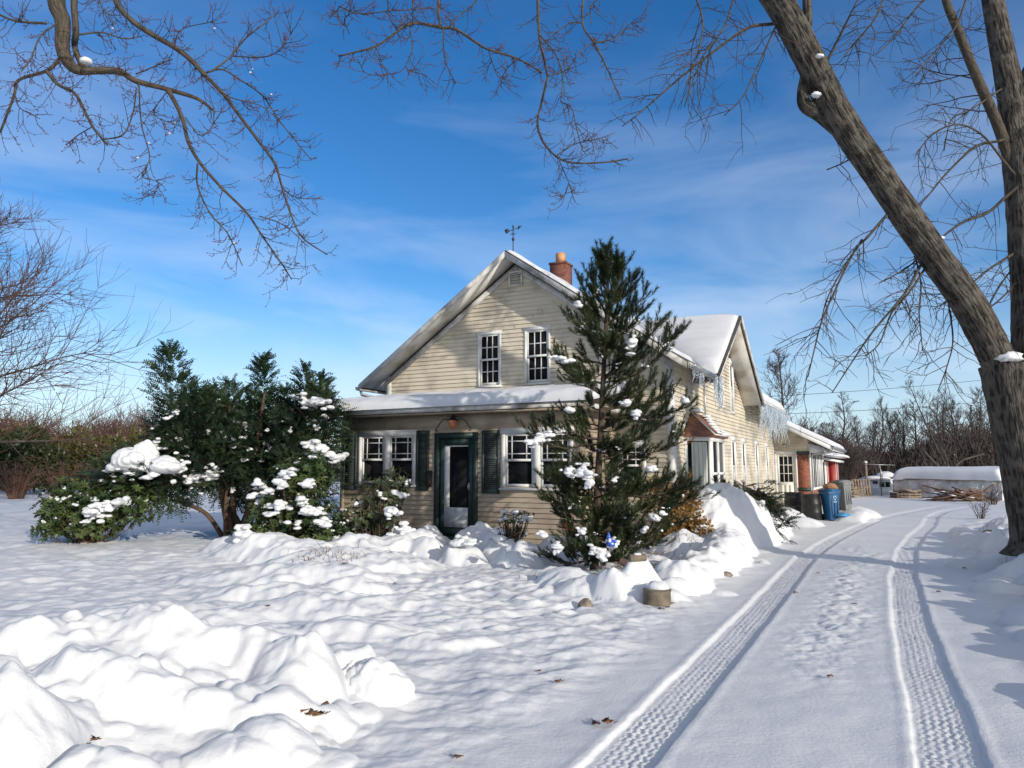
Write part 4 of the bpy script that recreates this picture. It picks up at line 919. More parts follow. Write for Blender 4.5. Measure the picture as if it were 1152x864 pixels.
# one leaning bare tree and the snow-lined forked one in front of the wood
t=bare(58,10,.13,14,7,4,up=.9,lean=-.42);o=place_bare(t,31.8,52,'bare tree leaning far to the left in front of the wood');o.scale=(.8,)*3
def snowy_fork():
    t=Tw(59);b=np.array([0,0,0.]);sn=MB()
    for q in ([(0,0,0),(.1,0,1.1),(.5,0,1.7),(1.3,.2,2.3),(2.9,.3,2.75)],[(0,0,.6),(-.3,0,1.5),(-1.1,-.1,2.4),(-1.7,-.1,3.1)],[(.1,0,1.1),(.1,0,2.0),(-.1,0,2.9)]):
        P=t.limb(q,.13,.05,6);sn.tube(P[5:14]+[0,0,.06],.02,5);t.feather(P,14,(.6,1.3),.014,1,buds=False)
    r_=empty('bare_tree',(30.2,51,gh(30.2,51)-.08),'low crooked bare tree with snow lying along its forked limbs','tree')
    t.b.build('trunk',BGBARK,r_,smooth=True);t.t.build('crown',BGTWIG,r_,smooth=True);sn.build('snow_cover',SNOW2,r_,smooth=True)
snowy_fork()
# trees showing over the roofs
t=bare(60,9.5,.16,26,9,5,up=.6);o=place_bare(t,18.4,50,'bare tree rising behind the back roof of the house')
t=bare(61,10.5,.14,24,9,5,up=.7);o=place_bare(t,9.3,44,'bare tree whose thin crown just tops the snowy cross gable');o.scale=(.93,)*3
# thicket below the wood: nobody could count it
def thicket(name,label,u0,u1,Y0,Y1,hfun,n,mat,seed,r0_=.014):
    g=np.random.default_rng(seed);m=MB()
    for _ in range(n):
        Y=g.uniform(Y0,Y1);u=g.uniform(u0,u1);x=(u-576)/FPX*Y;H=hfun(u)*g.uniform(.35,1.)
        z=0;a=g.normal(size=2)*.22
        p=np.array([x,Y,-.05]);top=p+[a[0]*H,a[1]*H,H];mid=(p+top)/2+g.normal(size=3)*.11*H;r=r0_*g.uniform(.5,1.2)
        m.tube([p,mid,top],[r*1.3,r,r*.6],3,cap=False)
        for _ in range(9):
            f=g.uniform(.3,.95);q=p+(top-p)*f;d=unit([g.normal()*.7,g.normal()*.7,.6]);l=H*.26*g.uniform(.4,1);m.tube([q,q+d*l*.5+g.normal(size=3)*.04,q+d*l+[0,0,.05*l]],[r*.7,r*.6,r*.4],3,cap=False)
    o=m.build(name,mat);tag(o,label,'thicket',kind='stuff');return o
thicket('thicket','dark tangle of brush under the wood behind the plastic tunnel',905,1260,54,80,lambda u:4.3+1.0*math.sin(u*.03),6800,BGTWIG,71,.042)
thicket('thicket','reddish bare brush along the far edge of the field at left',-60,190,62,85,lambda u:6.6+.9*math.sin(u*.045+1)+.5*math.sin(u*.13),3600,BGRED,72,.028)
thicket('thicket','grey far brush on the skyline behind the evergreen at left',170,420,95,120,lambda u:4.0+1.0*math.sin(u*.06),1500,BGTWIG,73,.035)
# ---------- leaf clouds
def leaves(centers,rads,n,ll,lw,g,up=.2,droop=0,shell=.55,cut=None,clump=0.):
    """n leaf quads spread in ellipsoids, outward facing"""
    C=np.array(centers,float);Rr=np.array(rads,float);w=np.prod(Rr,axis=1)**.7;w/=w.sum()
    k=g.choice(len(C),n,p=w);d=g.normal(size=(n,3));d/=np.linalg.norm(d,axis=1)[:,None]
    rr=(shell+(1-shell)*g.random(n))**.8
    lump=1+.22*pn3(d*2.2+k[:,None]*5,90)+.10*pn3(d*5+k[:,None]*3,93)
    p=C[k]+d*Rr[k]*(rr*lump)[:,None]
    if cut is not None:
        ok=cut(p);p,d=p[ok],d[ok];n=len(p)
    ax=d*.8+g.normal(size=(n,3))*.55+[0,0,up];ax[:,2]-=droop;ax/=np.linalg.norm(ax,axis=1)[:,None]
    sd=np.cross(ax,g.normal(size=(n,3)));sd/=np.linalg.norm(sd,axis=1)[:,None]
    l=ll*(.6+.8*g.random(n))[:,None];w_=lw*(.7+.6*g.random(n))[:,None]
    nrm=np.cross(ax,sd)
    Q=np.stack([p,p+ax*l*.5+sd*w_*.5+nrm*w_*.12,p+ax*l-nrm*l*.08,p+ax*l*.5-sd*w_*.5+nrm*w_*.12],1)
    return Q,p
def whorls(pts,dirs,k,ll,lw,g,droop=.55):
    """rosettes of drooping leaves at shoot tips"""
    out=[]
    n=len(pts)
    for j in range(k):
        a=2*np.pi*j/k+g.uniform(0,.8,n)
        D=dirs;A=np.cross(D,[.31,.2,.93]);A/=np.linalg.norm(A,axis=1)[:,None];B=np.cross(D,A)
        rad=A*np.cos(a)[:,None]+B*np.sin(a)[:,None]
        ax=rad*.85+D*.45+np.array([0,0,-droop])*g.uniform(.4,1.2,n)[:,None];ax/=np.linalg.norm(ax,axis=1)[:,None]
        sd=np.cross(ax,D);sd/=np.linalg.norm(sd,axis=1)[:,None]+1e-9;l=(ll*g.uniform(.7,1.2,n))[:,None];w=(lw*g.uniform(.8,1.2,n))[:,None];nr=np.cross(sd,ax)
        out.append(np.stack([pts,pts+ax*l*.5+sd*w*.5+nr*w*.2,pts+ax*l,pts+ax*l*.5-sd*w*.5+nr*w*.2],1))
    return np.concatenate(out)
def sprays(P,D,L,k,ll,lw,g,flat=True):
    """feather-like conifer sprays: k pairs of needles along each axis"""
    n=len(P);D=D/np.linalg.norm(D,axis=1)[:,None];L=np.broadcast_to(np.asarray(L,float),(n,))
    upv=np.array([0,0,1.])+g.normal(size=(n,3))*.35;S_=np.cross(D,upv);S_/=np.linalg.norm(S_,axis=1)[:,None]+1e-9;N_=np.cross(S_,D)
    out=[]
    for j in range(k):
        t=(j+.5)/k
        for sg in (-1,1):
            l=ll*(1.1-.6*t)*g.uniform(.7,1.2,n)[:,None]
            roll=N_*g.normal(size=n)[:,None]*(.25 if flat else 1.)
            b=P+D*(L*t)[:,None]-np.array([0,0,1.])*(L*t*t*.12)[:,None]
            ax=S_*sg*.75+D*.65+roll;ax/=np.linalg.norm(ax,axis=1)[:,None];w=np.cross(ax,N_);w/=np.linalg.norm(w,axis=1)[:,None]+1e-9
            out.append(np.stack([b-w*lw*.5,b+w*lw*.5,b+ax*l+w*lw*.25,b+ax*l-w*lw*.25],1))
    return np.concatenate(out)
def needles(P,D,L,k,nl,nw,g):
    """bottle-brush shoots of pine needles -> triangles"""
    n=len(P);D=D/np.linalg.norm(D,axis=1)[:,None]
    A=np.cross(D,[.3,.2,.9]);A/=np.linalg.norm(A,axis=1)[:,None]+1e-9;B=np.cross(D,A);out=[]
    for j in range(k):
        t=g.random(n)**.8;a=g.uniform(0,6.283,n);rad=A*np.cos(a)[:,None]+B*np.sin(a)[:,None]
        b=P+D*(L*t)[:,None];ax=D*g.uniform(.45,1.0,n)[:,None]+rad*.75;ax/=np.linalg.norm(ax,axis=1)[:,None]
        l=(nl*g.uniform(.7,1.15,n))[:,None];w=np.cross(ax,rad);w/=np.linalg.norm(w,axis=1)[:,None]+1e-9
        out.append(np.stack([b-w*nw,b+w*nw,b+ax*l],1))
    return np.concatenate(out)
def tri_add(m,Tq):
    Tq=Tq.reshape(-1,3,3);m.add(Tq.reshape(-1,3),tris=np.arange(len(Tq)*3).reshape(-1,3))
def melt(o,vox,it=5):
    r_=o.modifiers.new('fuse','REMESH');r_.mode='VOXEL';r_.voxel_size=vox;r_.use_smooth_shade=True
    q=o.modifiers.new('settle','SMOOTH');q.factor=.5;q.iterations=it
def clump(root,u,v,Y,a,b_,c,seed,name='snow_clump'):
    g=np.random.default_rng(int(seed*1000)%99991);m=MB();R0=np.array([a,b_,c])
    m.blob((0,0,0),R0,.17,1.3,g.random()*60,26,.7)
    for k in range(4):
        t=g.uniform(0,6.283);q=g.uniform(.55,.95);f=g.uniform(.28,.6)
        m.blob((math.cos(t)*a*q,math.sin(t)*b_*q,c*g.uniform(-.55,.25)),R0*f*np.array([1.1,1.1,g.uniform(.8,1.5)]),.22,1.6,g.random()*60,12,.9)
    o=m.build(name,SNOW2,root,smooth=True);o.location=tuple(at(u,v,Y)-np.array(root.location)-[0,0,c*.15]);melt(o,max(.010,a*.05),4);return o
def drape(root,P,u,v,Y,a,b_,c,seed,r0=.05,dens=1.):
    """a ragged patch of snow lying on the foliage points P near (u,v)"""
    g=np.random.default_rng(int(seed*1000)%99991);C=at(u,v,Y);q=(P-C)/np.array([a*1.15,max(b_,.3)*1.3,c*1.25]);d=(q**2).sum(1);ok=np.flatnonzero((d<1)&(P[:,1]<C[1]+.35))
    m=MB();n=int(np.clip(22*dens*(a*c)/.02,9,70))
    for k in range(n):
        if len(ok) and g.random()<.75: p=P[ok[g.integers(len(ok))]]
        else:
            w=g.normal(size=3)*.42;p=C+w*np.array([a,b_,c])
        f=1-.7*min(1,np.linalg.norm((p-C)/np.array([a,max(b_,.3),c])))
        rr=r0*g.uniform(.7,1.5)*(.65+.75*f);m.blob(p+[0,-.01,.012],(rr*g.uniform(1.,1.9),rr*g.uniform(1.,1.6),rr*g.uniform(.5,.95)),.38,1.8,g.random()*99,9,.8,rot=g.uniform(0,3))
    o=m.build('snow_clump',SNOW2,root,smooth=True);o.data.transform(__import__('mathutils').Matrix.Translation([-float(x) for x in root.location]));melt(o,r0*.26,4);return o
def specks(m,P,g,n,r0,r1,dz=.0):
    """ragged crumbs of snow caught in the foliage"""
    P=np.asarray(P)
    for _ in range(n):
        p=P[g.integers(len(P))];r=g.uniform(r0,r1)*(1 if g.random()<.8 else 1.5);a=g.uniform(0,6.283);k=g.integers(2,6)
        q=np.array([math.cos(a),math.sin(a),g.normal()*.5])*r*.7
        for i in range(k):
            t=(i-(k-1)/2);rr=r*g.uniform(.45,1.);m.blob(p+q*t+g.normal(size=3)*r*.25+[0,0,dz],(rr*g.uniform(.7,1.3),rr*g.uniform(.7,1.2),rr*g.uniform(.45,.8)),.4,2.2,g.random()*99,7,.9)
# ---------- evergreens in front of the far brush (left)
def bush(name,u,vt,Y,wpx,mat,label,seed,n=2600,ll=.34,lw=.15,group=None,cat='shrub',skirt=0.,pointy=0):
    g=np.random.default_rng(seed);x=(u-576)/FPX*Y;H=at(u,vt,Y)[2];w=wpx/2*Y/FPX
    c=[];r_=[]
    for _ in range(9):
        f=g.random();zc_=H*(skirt+.18+(.62-skirt)*f);q=(1-f*(.8 if pointy else .35))
        c.append((g.uniform(-.55,.55)*w*q,g.uniform(-.4,.4)*w*.7,zc_));s_=g.uniform(.38,.62)
        r_.append((w*s_*q,w*.6*s_,H*g.uniform(.2,.34)))
    Q,_=leaves(c,r_,n,ll,lw,g,up=.5,shell=.35,cut=lambda p:p[:,2]>.05)
    o=empty(name,(x,Y,gh(x,Y)-.05),label,cat,group);m=MB();m.quads(Q);m.build('foliage',mat,o)
    t=MB();
    for k in range(4): t.tube([(g.normal()*.15,g.normal()*.15,-.1),(g.normal()*.3,g.normal()*.2,H*.35),(g.normal()*.6*w*.5,g.normal()*.3,H*.6)],[.09,.07,.04],6)
    t.build('stem',BGBARK,o,smooth=True);return o
bush('evergreen_shrub',-28,478,46,110,HEDGE,'dark green evergreen shrub at the far left edge of the field',101,4200,skirt=.1)
bush('evergreen_shrub',30,486,45,100,HEDGE,'broad dark evergreen shrub behind the many-stemmed bare bush at left',102,4200,skirt=.12)
bush('evergreen_shrub',98,470,47,78,HEDGE2,'tallest rounded olive-green evergreen shrub in the row at left',103,4600,skirt=.05)
bush('evergreen_shrub',66,490,48,60,HEDGE3,'bronze evergreen shrub between the dark and the olive ones at left',104,2600,skirt=.05)
bush('evergreen_shrub',132,478,50,46,HEDGE2,'yellowish upright conifer beside the tallest olive shrub',105,2600,pointy=1)
bush('evergreen_shrub',156,484,52,46,HEDGE2,'second yellowish conifer, nearest the snow-capped bush at left',106,2600,pointy=1)
bush('evergreen_shrub',182,492,54,50,HEDGE3,'bronze-green shrub half hidden behind the dark evergreen at left',107,2400)
bush('evergreen_shrub',20,472,52,70,HEDGE3,'bronze-topped evergreen rising behind the broad dark shrub at left',108,2600)
def stems_bush(u,vb,vt,Y,wpx,label,seed,n=30,mat=BGRED,r=.02,name='bare_shrub'):
    g=np.random.default_rng(seed);x=(u-576)/FPX*Y;H=at(u,vt,Y)[2];w=wpx/2*Y/FPX;t=Tw(seed)
    for k in range(n):
        a=g.uniform(0,6.28);rr=math.sqrt(g.random());tip=np.array([math.cos(a)*w*rr,math.sin(a)*w*.6*rr,H*g.uniform(.6,1.05)])
        P=t.limb([np.array([math.cos(a),math.sin(a),0])*.22*rr*w,tip*[.45,.45,.45]+g.normal(size=3)*.05,tip],r*g.uniform(.6,1.2),r*.35,4,0,3)
        t.feather(P,7,(.3*H*.4,.5*H*.5),r*.35,1,t0=.3,droop=.0,upt=.05,buds=False,kids=3.5)
    o=empty(name,(x,Y,gh(x,Y)-.05),label,'shrub');t.b.build('stem',mat,o,smooth=True);t.t.build('twig',mat,o,smooth=True);return o
stems_bush(24,562,520,38.5,66,'many-stemmed bare reddish bush on the snow at the far left',111,42,BGRED,.035)
stems_bush(72,560,518,40,50,'low tangled bare bush beside the many-stemmed one at left',112,36,BGRED,.028)
stems_bush(112,560,520,44,50,'thin bare brush behind the left rhododendron',113,30,BGRED,.028)
stems_bush(945,555,490,52,70,'dome of dark twiggy brush behind the red shed',114,120,BGTWIG,.03)
stems_bush(1096,585,560,24,26,'small bare twiggy shrub poking from the snow bank at right',115,16,BGTWIG,.012)
stems_bush(1110,568,545,34,40,'bare twiggy brush against the end of the plastic tunnel',116,26,BGTWIG,.014)
# ---------- big many-stemmed yew in front of the porch's left end
def yew():
    g=np.random.default_rng(201);Y0=17.0;x0=(262-576)/FPX*Y0;z0=gh(x0,Y0)
    o=empty('yew_tree',(x0,Y0,z0-.05),'large dark green yew with ragged spires and reddish stems left of the porch','tree')
    t=MB()
    for tip,r in (((200,470),.08),((222,450),.07),((258,450),.09),((275,470),.06),((298,440),.08),((330,480),.08),((350,450),.07),((240,520),.06),((300,520),.06)):
        b=at(262+g.uniform(-17,19),603,Y0+g.uniform(-.3,.3));b[2]=z0-.1;e=at(tip[0],tip[1],Y0+g.uniform(-.6,.6))
        t.tube(spline([b,b*.65+e*.35+[g.normal()*.08,0,.15],b*.3+e*.7+[0,0,.1],e],4),np.linspace(r,.025,13),8,wob=.12,seed=g.random()*9)
    # a low stem sweeping left
    b=at(252,598,Y0);b[2]=z0;t.tube(spline([b,at(232,578,Y0-.2),at(205,566,Y0-.3),at(180,560,Y0-.4)],4),np.linspace(.06,.025,13),7,wob=.1)
    sub(t,'trunk',YBARK,o,smooth=True,tc=True)
    P=[];D=[]
    k=Y0/FPX
    def cone(u0,v0,u1,v1,Rpx,n,Y):
        a=at(u0,v0,Y);e=at(u1,v1,Y);ax=e-a;Ln=np.linalg.norm(ax);ax=ax/Ln;Rm=Rpx*k
        A=unit(np.cross(ax,[.3,1,.2]));B=np.cross(ax,A)
        f=g.random(n)**1.25;th=g.uniform(0,6.283,n);lob=1+.35*np.sin(th*2+f*9+u0)+.2*np.sin(f*31)
        rad=A[None]*np.cos(th)[:,None]+B[None]*np.sin(th)[:,None]
        q=Rm*(1-f)**.85*lob*np.sqrt(.25+.75*g.random(n))
        P.append(a+ax*(Ln*f)[:,None]+rad*q[:,None]);D.append(rad*.9+ax*.75+g.normal(size=(n,3))*.25)
    cone(212,535,189,392,52,900,Y0-.2);cone(250,540,237,440,36,420,Y0-.3);cone(272,540,259,430,28,330,Y0+.2);cone(300,540,296,403,30,560,Y0+.1);cone(335,540,343,416,32,560,Y0-.2)
    cone(350,520,362,425,34,430,Y0-.3);cone(318,530,322,440,28,350,Y0);cone(225,540,214,420,40,420,Y0+.4)
    def ell(u,v,rx,rz,n,Y,ry=.9):
        c=at(u,v,Y);d=g.normal(size=(n,3));d/=np.linalg.norm(d,axis=1)[:,None];s_=(.35+.65*g.random(n))*(1+.25*pn3(d*2+u,95))
        P.append(c+d*np.array([rx*k,ry,rz*k])*s_[:,None]);D.append(d*[1,.9,.5]+g.normal(size=(n,3))*.35+[0,0,.1])
    ell(222,495,54,48,1500,Y0);ell(298,500,58,52,1700,Y0);ell(352,480,38,44,900,Y0-.3);ell(185,535,58,36,1100,Y0-.4);ell(262,528,50,36,1100,Y0+.3);ell(300,545,40,34,700,Y0+.1);ell(260,475,40,40,700,Y0);ell(345,535,40,45,600,Y0-.4);ell(140,540,42,26,520,Y0-.5);ell(235,470,40,36,420,Y0+.2)
    P_=np.concatenate(P);D_=np.concatenate(D)
    # gaps in the crown
    gap=pn3(P_*1.15,97)+.5*pn3(P_*2.7,98);ok=gap>-.34;P_,D_=P_[ok],D_[ok]
    Q=sprays(P_,D_,.34,7,.075,.030,g);m=MB();m.quads(Q);sub(m,'crown',YEW,o)
    w=MB();sel=g.choice(len(P_),900,replace=False)
    for i in sel:
        d=unit(D_[i]);w.tube([P_[i]-d*.25-[0,0,.04],P_[i],P_[i]+d*.2],[.008,.006,.003],3,cap=False)
    sub(w,'branch',YBARK,o)
    s=MB()
    for u,v,Y,a,b_,c in [(146,517,15.6,.36,.34,.30),(163,511,15.7,.27,.3,.36),(185,523,15.5,.32,.3,.22),(202,521,15.6,.14,.2,.18),(358,452,15.9,.245,.3,.12),(340,447,16.2,.22,.2,.10),(378,514,15.9,.245,.28,.22),(360,506,15.7,.24,.25,.16),(352,500,15.8,.18,.2,.14),(118,578,15.9,.34,.2,.12),(106,584,15.8,.2,.16,.12),(130,572,16,.18,.14,.1),(238,532,16.2,.16,.14,.1),(218,537,16.1,.14,.12,.08)]:
        if a>.25: clump(o,u,v,Y,a,b_,c,u*.13+v)
        drape(o,P_,u,v+3,Y+.1,a*1.25,b_*1.1,c*1.3,u*.19+v,.06)
    hi=P_[P_[:,1]<Y0-.1];specks(s,hi[hi[:,2]<3.2],g,150,.03,.085);specks(s,hi,g,40,.02,.05)
    tag(sub(s,'snow_dusting',SNOW2,o,smooth=True),kind='stuff')
yew()
def rhodo(name,label,spots,n,leaf,mat,seed,big,spk,Yb,ub,cat='shrub',nl=8,ll=.12,lw=.042,droop=.6,stemr=.018,nst=9):
    """broad-leaved shrub: spots (u,v,Y,rx,rz px)"""
    g=np.random.default_rng(seed);x=(ub-576)/FPX*Yb;z=gh(x,Yb);o=empty(name,(x,Yb,z-.05),label,cat)
    P=[];D=[]
    for u,v,Y,rx,rz,w in spots:
        k=Y/FPX;c=at(u,v,Y);m_=int(n*w);d=g.normal(size=(m_,3));d/=np.linalg.norm(d,axis=1)[:,None]
        s_=(.45+.55*g.random(m_))*(1+.25*pn3(d*2+u,96));P.append(c+d*np.array([rx*k,rx*k*.8,rz*k])*s_[:,None]);D.append(d*.8+g.normal(size=(m_,3))*.3+[0,0,.5])
    P=np.concatenate(P);D=np.concatenate(D);ok=P[:,2]>z+.03;P,D=P[ok],D[ok];D/=np.linalg.norm(D,axis=1)[:,None]
    m=MB();m.quads(whorls(P,D,nl,ll,lw,g,droop));sub(m,'foliage',mat,o)
    t=MB();b0=np.array([x,Yb,z-.1])
    for i in g.choice(len(P),min(len(P),nst*9),replace=False):
        e=P[i];md=b0*.4+e*.6;md[2]-=.12;t.tube(spline([b0+g.normal(size=3)*[.12,.12,0],md,e],3),np.linspace(stemr,.004,7),4,cap=False)
    sub(t,'stem',YBARK,o)
    s=MB()
    for u,v,Y,a,b_,c in big: drape(o,P,u,v,Y,a*1.1,b_,c*1.2,u*.17+v,.05)
    if spk: specks(s,P[P[:,1]<np.median(P[:,1])+.1],g,spk,.025,.07)
    if s.n: tag(sub(s,'snow_dusting',SNOW2,o,smooth=True),kind='stuff')
    return o
rhodo('rhododendron','sprawling broad-leaved shrub left of the yew, a slab of snow sagging on it',[(70,575,15.6,30,28,.26),(105,580,15.5,36,28,.34),(140,565,15.6,35,30,.25),(90,555,15.8,40,22,.2),(55,592,15.5,18,14,.06)],900,1,RHOD,211,[(117,572,15.0,.30,.14,.10),(104,580,14.95,.22,.13,.14),(131,566,15.1,.16,.12,.08)],36,15.7,105)
rhodo('rhododendron','snow-laden broad-leaved shrub in front of the yew, reddish leaves at its foot',[(330,560,14.4,42,48,.4),(355,590,14.2,34,30,.25),(305,585,14.2,28,30,.18),(345,530,14.5,38,26,.2)],850,1,RHOD,212,
  [(310,541,13.8,.13,.1,.09),(318,548,13.8,.10,.1,.07),(322,534,13.8,.12,.1,.1),(318,570,13.7,.17,.12,.13),(306,578,13.7,.12,.1,.1),(348,577,13.7,.24,.14,.08),(368,590,13.6,.2,.13,.07),(336,565,13.7,.14,.1,.09),(288,547,13.9,.1,.09,.14),(284,560,13.9,.09,.08,.12),(345,545,13.8,.12,.1,.08),(300,552,13.8,.1,.1,.07),(330,590,13.6,.15,.12,.08)],60,14.3,335)
rhodo('rhododendron','low leafy clump half buried in snow at the foot of the yew',[(266,612,13.9,13,18,.6),(282,604,13.9,16,12,.4)],110,1,RHOD,213,[(275,602,13.4,.22,.16,.14),(290,615,13.3,.2,.2,.12)],6,13.9,272,nst=3)
rhodo('leafy_shrub','leafy green shrub under the left porch window with a snow lump at its right',[(425,570,14.6,30,38,.5),(440,545,14.7,22,22,.2),(400,588,14.5,24,24,.2),(452,605,14.2,20,16,.15)],560,1,BOX,214,[(452,590,13.9,.22,.2,.2),(440,577,13.9,.12,.1,.08),(458,612,13.8,.14,.14,.14),(437,605,13.9,.1,.1,.1)],26,14.6,428,nl=7,ll=.085,lw=.034,droop=.3)
rhodo('leafy_shrub','small sparse upright shrub against the wall right of the door',[(575,590,13.4,17,20,.7),(590,580,13.4,10,10,.15),(568,610,13.3,14,10,.15)],120,1,BOX,215,[(575,618,13,.1,.1,.09),(560,606,13,.06,.06,.05)],24,13.4,574,nl=6,ll=.06,lw=.026,droop=.2)
rhodo('leafy_shrub','tiny snow-dusted shrub in the bed in front of the door',[(522,618,13.0,13,15,1.)],90,1,BOX,216,[(530,612,12.6,.12,.1,.09),(515,611,12.6,.09,.08,.07)],20,13,522,nl=6,ll=.07,lw=.03,droop=.4,nst=4)
rhodo('leafy_shrub','dark low shrub beneath the snowy rhododendron and the porch',[(385,600,14.9,26,22,1.)],230,1,BOX,217,[],14,14.9,385,nl=6,ll=.08,lw=.035)
# ---------- the pine in front of the porch's right end
def pine():
    g=np.random.default_rng(221);Y0=11.75;x0=at(668,640,Y0)[0];z0=gh(x0,Y0)
    o=empty('pine_tree',(x0,Y0,z0-.05),'pine with upturned snow-dotted branches in front of the right porch window','tree')
    top=at(685,288,Y0);t=MB();tr=spline([np.array([x0,Y0,z0-.1]),at(672,560,Y0),at(676,480,Y0),at(680,400,Y0),at(683,340,Y0),top],6)
    t.tube(tr,np.linspace(.075,.012,len(tr)),9,wob=.08);sub(t,'trunk',PBARK,o,smooth=True,tc=True)
    br=MB();SP=[];SD=[]
    def on(z):
        i=int(np.clip(np.searchsorted(tr[:,2],z),1,len(tr)-1));f=(z-tr[i-1,2])/(tr[i,2]-tr[i-1,2]+1e-9);return tr[i-1]+(tr[i]-tr[i-1])*f
    def branch(p,e,r,dens=1.):
        L=np.linalg.norm(e-p);md=p*.45+e*.55;md=md-[0,0,.10*L]
        P=spline([p,p*.75+e*.25-[0,0,.03*L],md,e],4);br.tube(P,np.linspace(r,.006,len(P)),5,cap=False)
        n=len(P)
        # shoots toward and along the outer part
        kk=max(6,int(L*15*dens))
        for _ in range(kk):
            f=(.22+.78*g.random()**.7)*(n-1);i=min(n-2,int(f));q=P[i]+(P[i+1]-P[i])*(f-i);T_=unit(P[i+1]-P[i])
            sd=unit(np.cross(T_,rdir(g)));d=unit(T_*.8+sd*.7+[0,0,.45]);l=g.uniform(.10,.30)*(.6+.5*L)
            e2=q+d*l;br.tube([q,q+d*l*.5,e2],[.006,.005,.003],3,cap=False)
            SP.append(q+d*l*.25);SD.append(unit(d+[0,0,.35])*max(.16,l*.75))
            SP.append(e2-d*.03);SD.append(unit(d*.8+[0,0,.6])*.17)
        SP.append(P[-1]-unit(P[-1]-P[-2])*.08);SD.append(unit(unit(P[-1]-P[-2])+[0,0,.7])*.24)
        SP.append(P[-3]);SD.append(unit(P[-1]-P[-3])*.25)
    H=top[2]-z0
    z=.15
    prof=lambda f: np.interp(f,[0,.12,.25,.4,.52,.63,.72,.82,.92,1],[.7,.85,.8,.58,.58,.7,.6,.45,.28,.1])
    while z<H-.12:
        f=z/H;a0=g.uniform(0,6.28);n=4 if f<.33 else 3
        for k in range(n):
            a=a0+6.283*k/n+g.normal()*.3;L=prof(f)*g.uniform(.45,1.0)*(.82 if f>.3 else 1.)*(1-.25*abs(math.cos(a))*(f>.3));p=on(z0+z+g.normal()*.05)
            rise=np.interp(f,[0,.3,.6,.85,1],[.05,.18,.38,.75,1.3])*L*g.uniform(.7,1.3)
            branch(p,p+np.array([math.cos(a)*L,math.sin(a)*L*.9,rise]),.016+.012*(1-f),1.2 if f<.4 else .9)
        z+=np.interp(f,[0,.25,.4,.8,1],[.2,.26,.36,.34,.22])
    # branches that read one by one in the photograph: (height on trunk, tip, depth)
    for v0,(u,v),dY in [(440,(759,379),-.3),(425,(738,368),.1),(470,(770,458),-.2),(462,(752,440),.2),(452,(735,430),-.3),(510,(762,498),-.3),(500,(742,478),.2),(430,(708,388),-.5),
      (445,(626,404),-.25),(432,(640,415),.2),(420,(648,430),-.5),(495,(618,478),-.3),(500,(600,492),-.5),(480,(640,465),.3),(385,(645,360),-.1),(375,(650,345),-.1),(365,(655,322),0),(355,(664,308),0),(350,(714,313),.1),(365,(727,330),0),(385,(722,350),-.3),(340,(694,292),0),(335,(676,293),.05),(345,(702,300),-.1),
      (560,(620,540),-.4),(545,(634,524),-.3),(575,(616,562),-.2),(585,(645,575),-.7),(550,(772,548),-.3),(570,(776,562),-.1),(560,(748,540),.2),(600,(755,590),-.4),(615,(640,612),-.7),(618,(700,630),-.7),(560,(690,545),-.8),(520,(704,500),-.6),(590,(712,580),-.8),(605,(735,612),-.6),(620,(660,635),-.6),(410,(680,385),-.5),(400,(664,375),-.4),(395,(698,370),.4)]:
        zz=at(675,v0,Y0)[2];branch(on(zz),at(u,v,Y0+dY),.02,1.45)
    SP=np.array(SP);SD=np.array(SD);L=np.linalg.norm(SD,axis=1)
    sub(br,'branch',PBARK,o)
    dead=(pn3(SP*1.6,99)>.42)&(SP[:,2]<z0+2.6)&(g.random(len(SP))<.7)
    m=MB();tri_add(m,needles(SP[~dead],SD[~dead],L[~dead],62,.088,.0050,g));sub(m,'foliage',PINE,o)
    m=MB();tri_add(m,needles(SP[dead],SD[dead],L[dead],44,.09,.005,g));c=sub(m,'dead_foliage',PINEB,o);c['label']='patches of rusty dead needles low in the pine'
    s=MB()
    for u,v,dY,a,b_,c in [(651,343,-.3,.10,.08,.05),(711,386,-.5,.10,.08,.12),(709,395,-.5,.05,.05,.12),(625,404,-.5,.20,.07,.035),(638,407,-.5,.10,.07,.04),(606,494,-.8,.13,.09,.09),(596,499,-.8,.10,.08,.07),(617,489,-.75,.09,.08,.05),(655,531,-.8,.17,.13,.13),(641,533,-.8,.10,.09,.09),(662,543,-.8,.08,.07,.13),(690,612,-.9,.10,.10,.11),(672,620,-.9,.14,.08,.07),(678,625,-.9,.08,.07,.1),(627,618,-.8,.09,.07,.09),(655,598,-.85,.07,.06,.06),(745,577,-.5,.07,.05,.07),(737,583,-.5,.08,.05,.04),(703,455,-.5,.14,.08,.05),(755,390,-.4,.06,.05,.04),(716,467,-.6,.08,.06,.06),(612,603,-.8,.10,.06,.04),(724,596,-.6,.06,.05,.08),(770,452,-.35,.05,.05,.04),(733,528,-.5,.08,.06,.05),(690,540,-.7,.06,.05,.05),(640,462,-.6,.06,.05,.04)]:
        drape(o,SP,u,v,Y0+dY,a*.95,b_,c,u*.11+v,.034,1.2)
        if a*c>.008: clump(o,u,v,Y0+dY,a*.6,b_*.6,c*.75,u*.11+v)
    specks(s,SP[SP[:,1]<Y0],g,120,.012,.034,.01)
    tag(sub(s,'snow_dusting',SNOW2,o,smooth=True),kind='stuff')
pine()
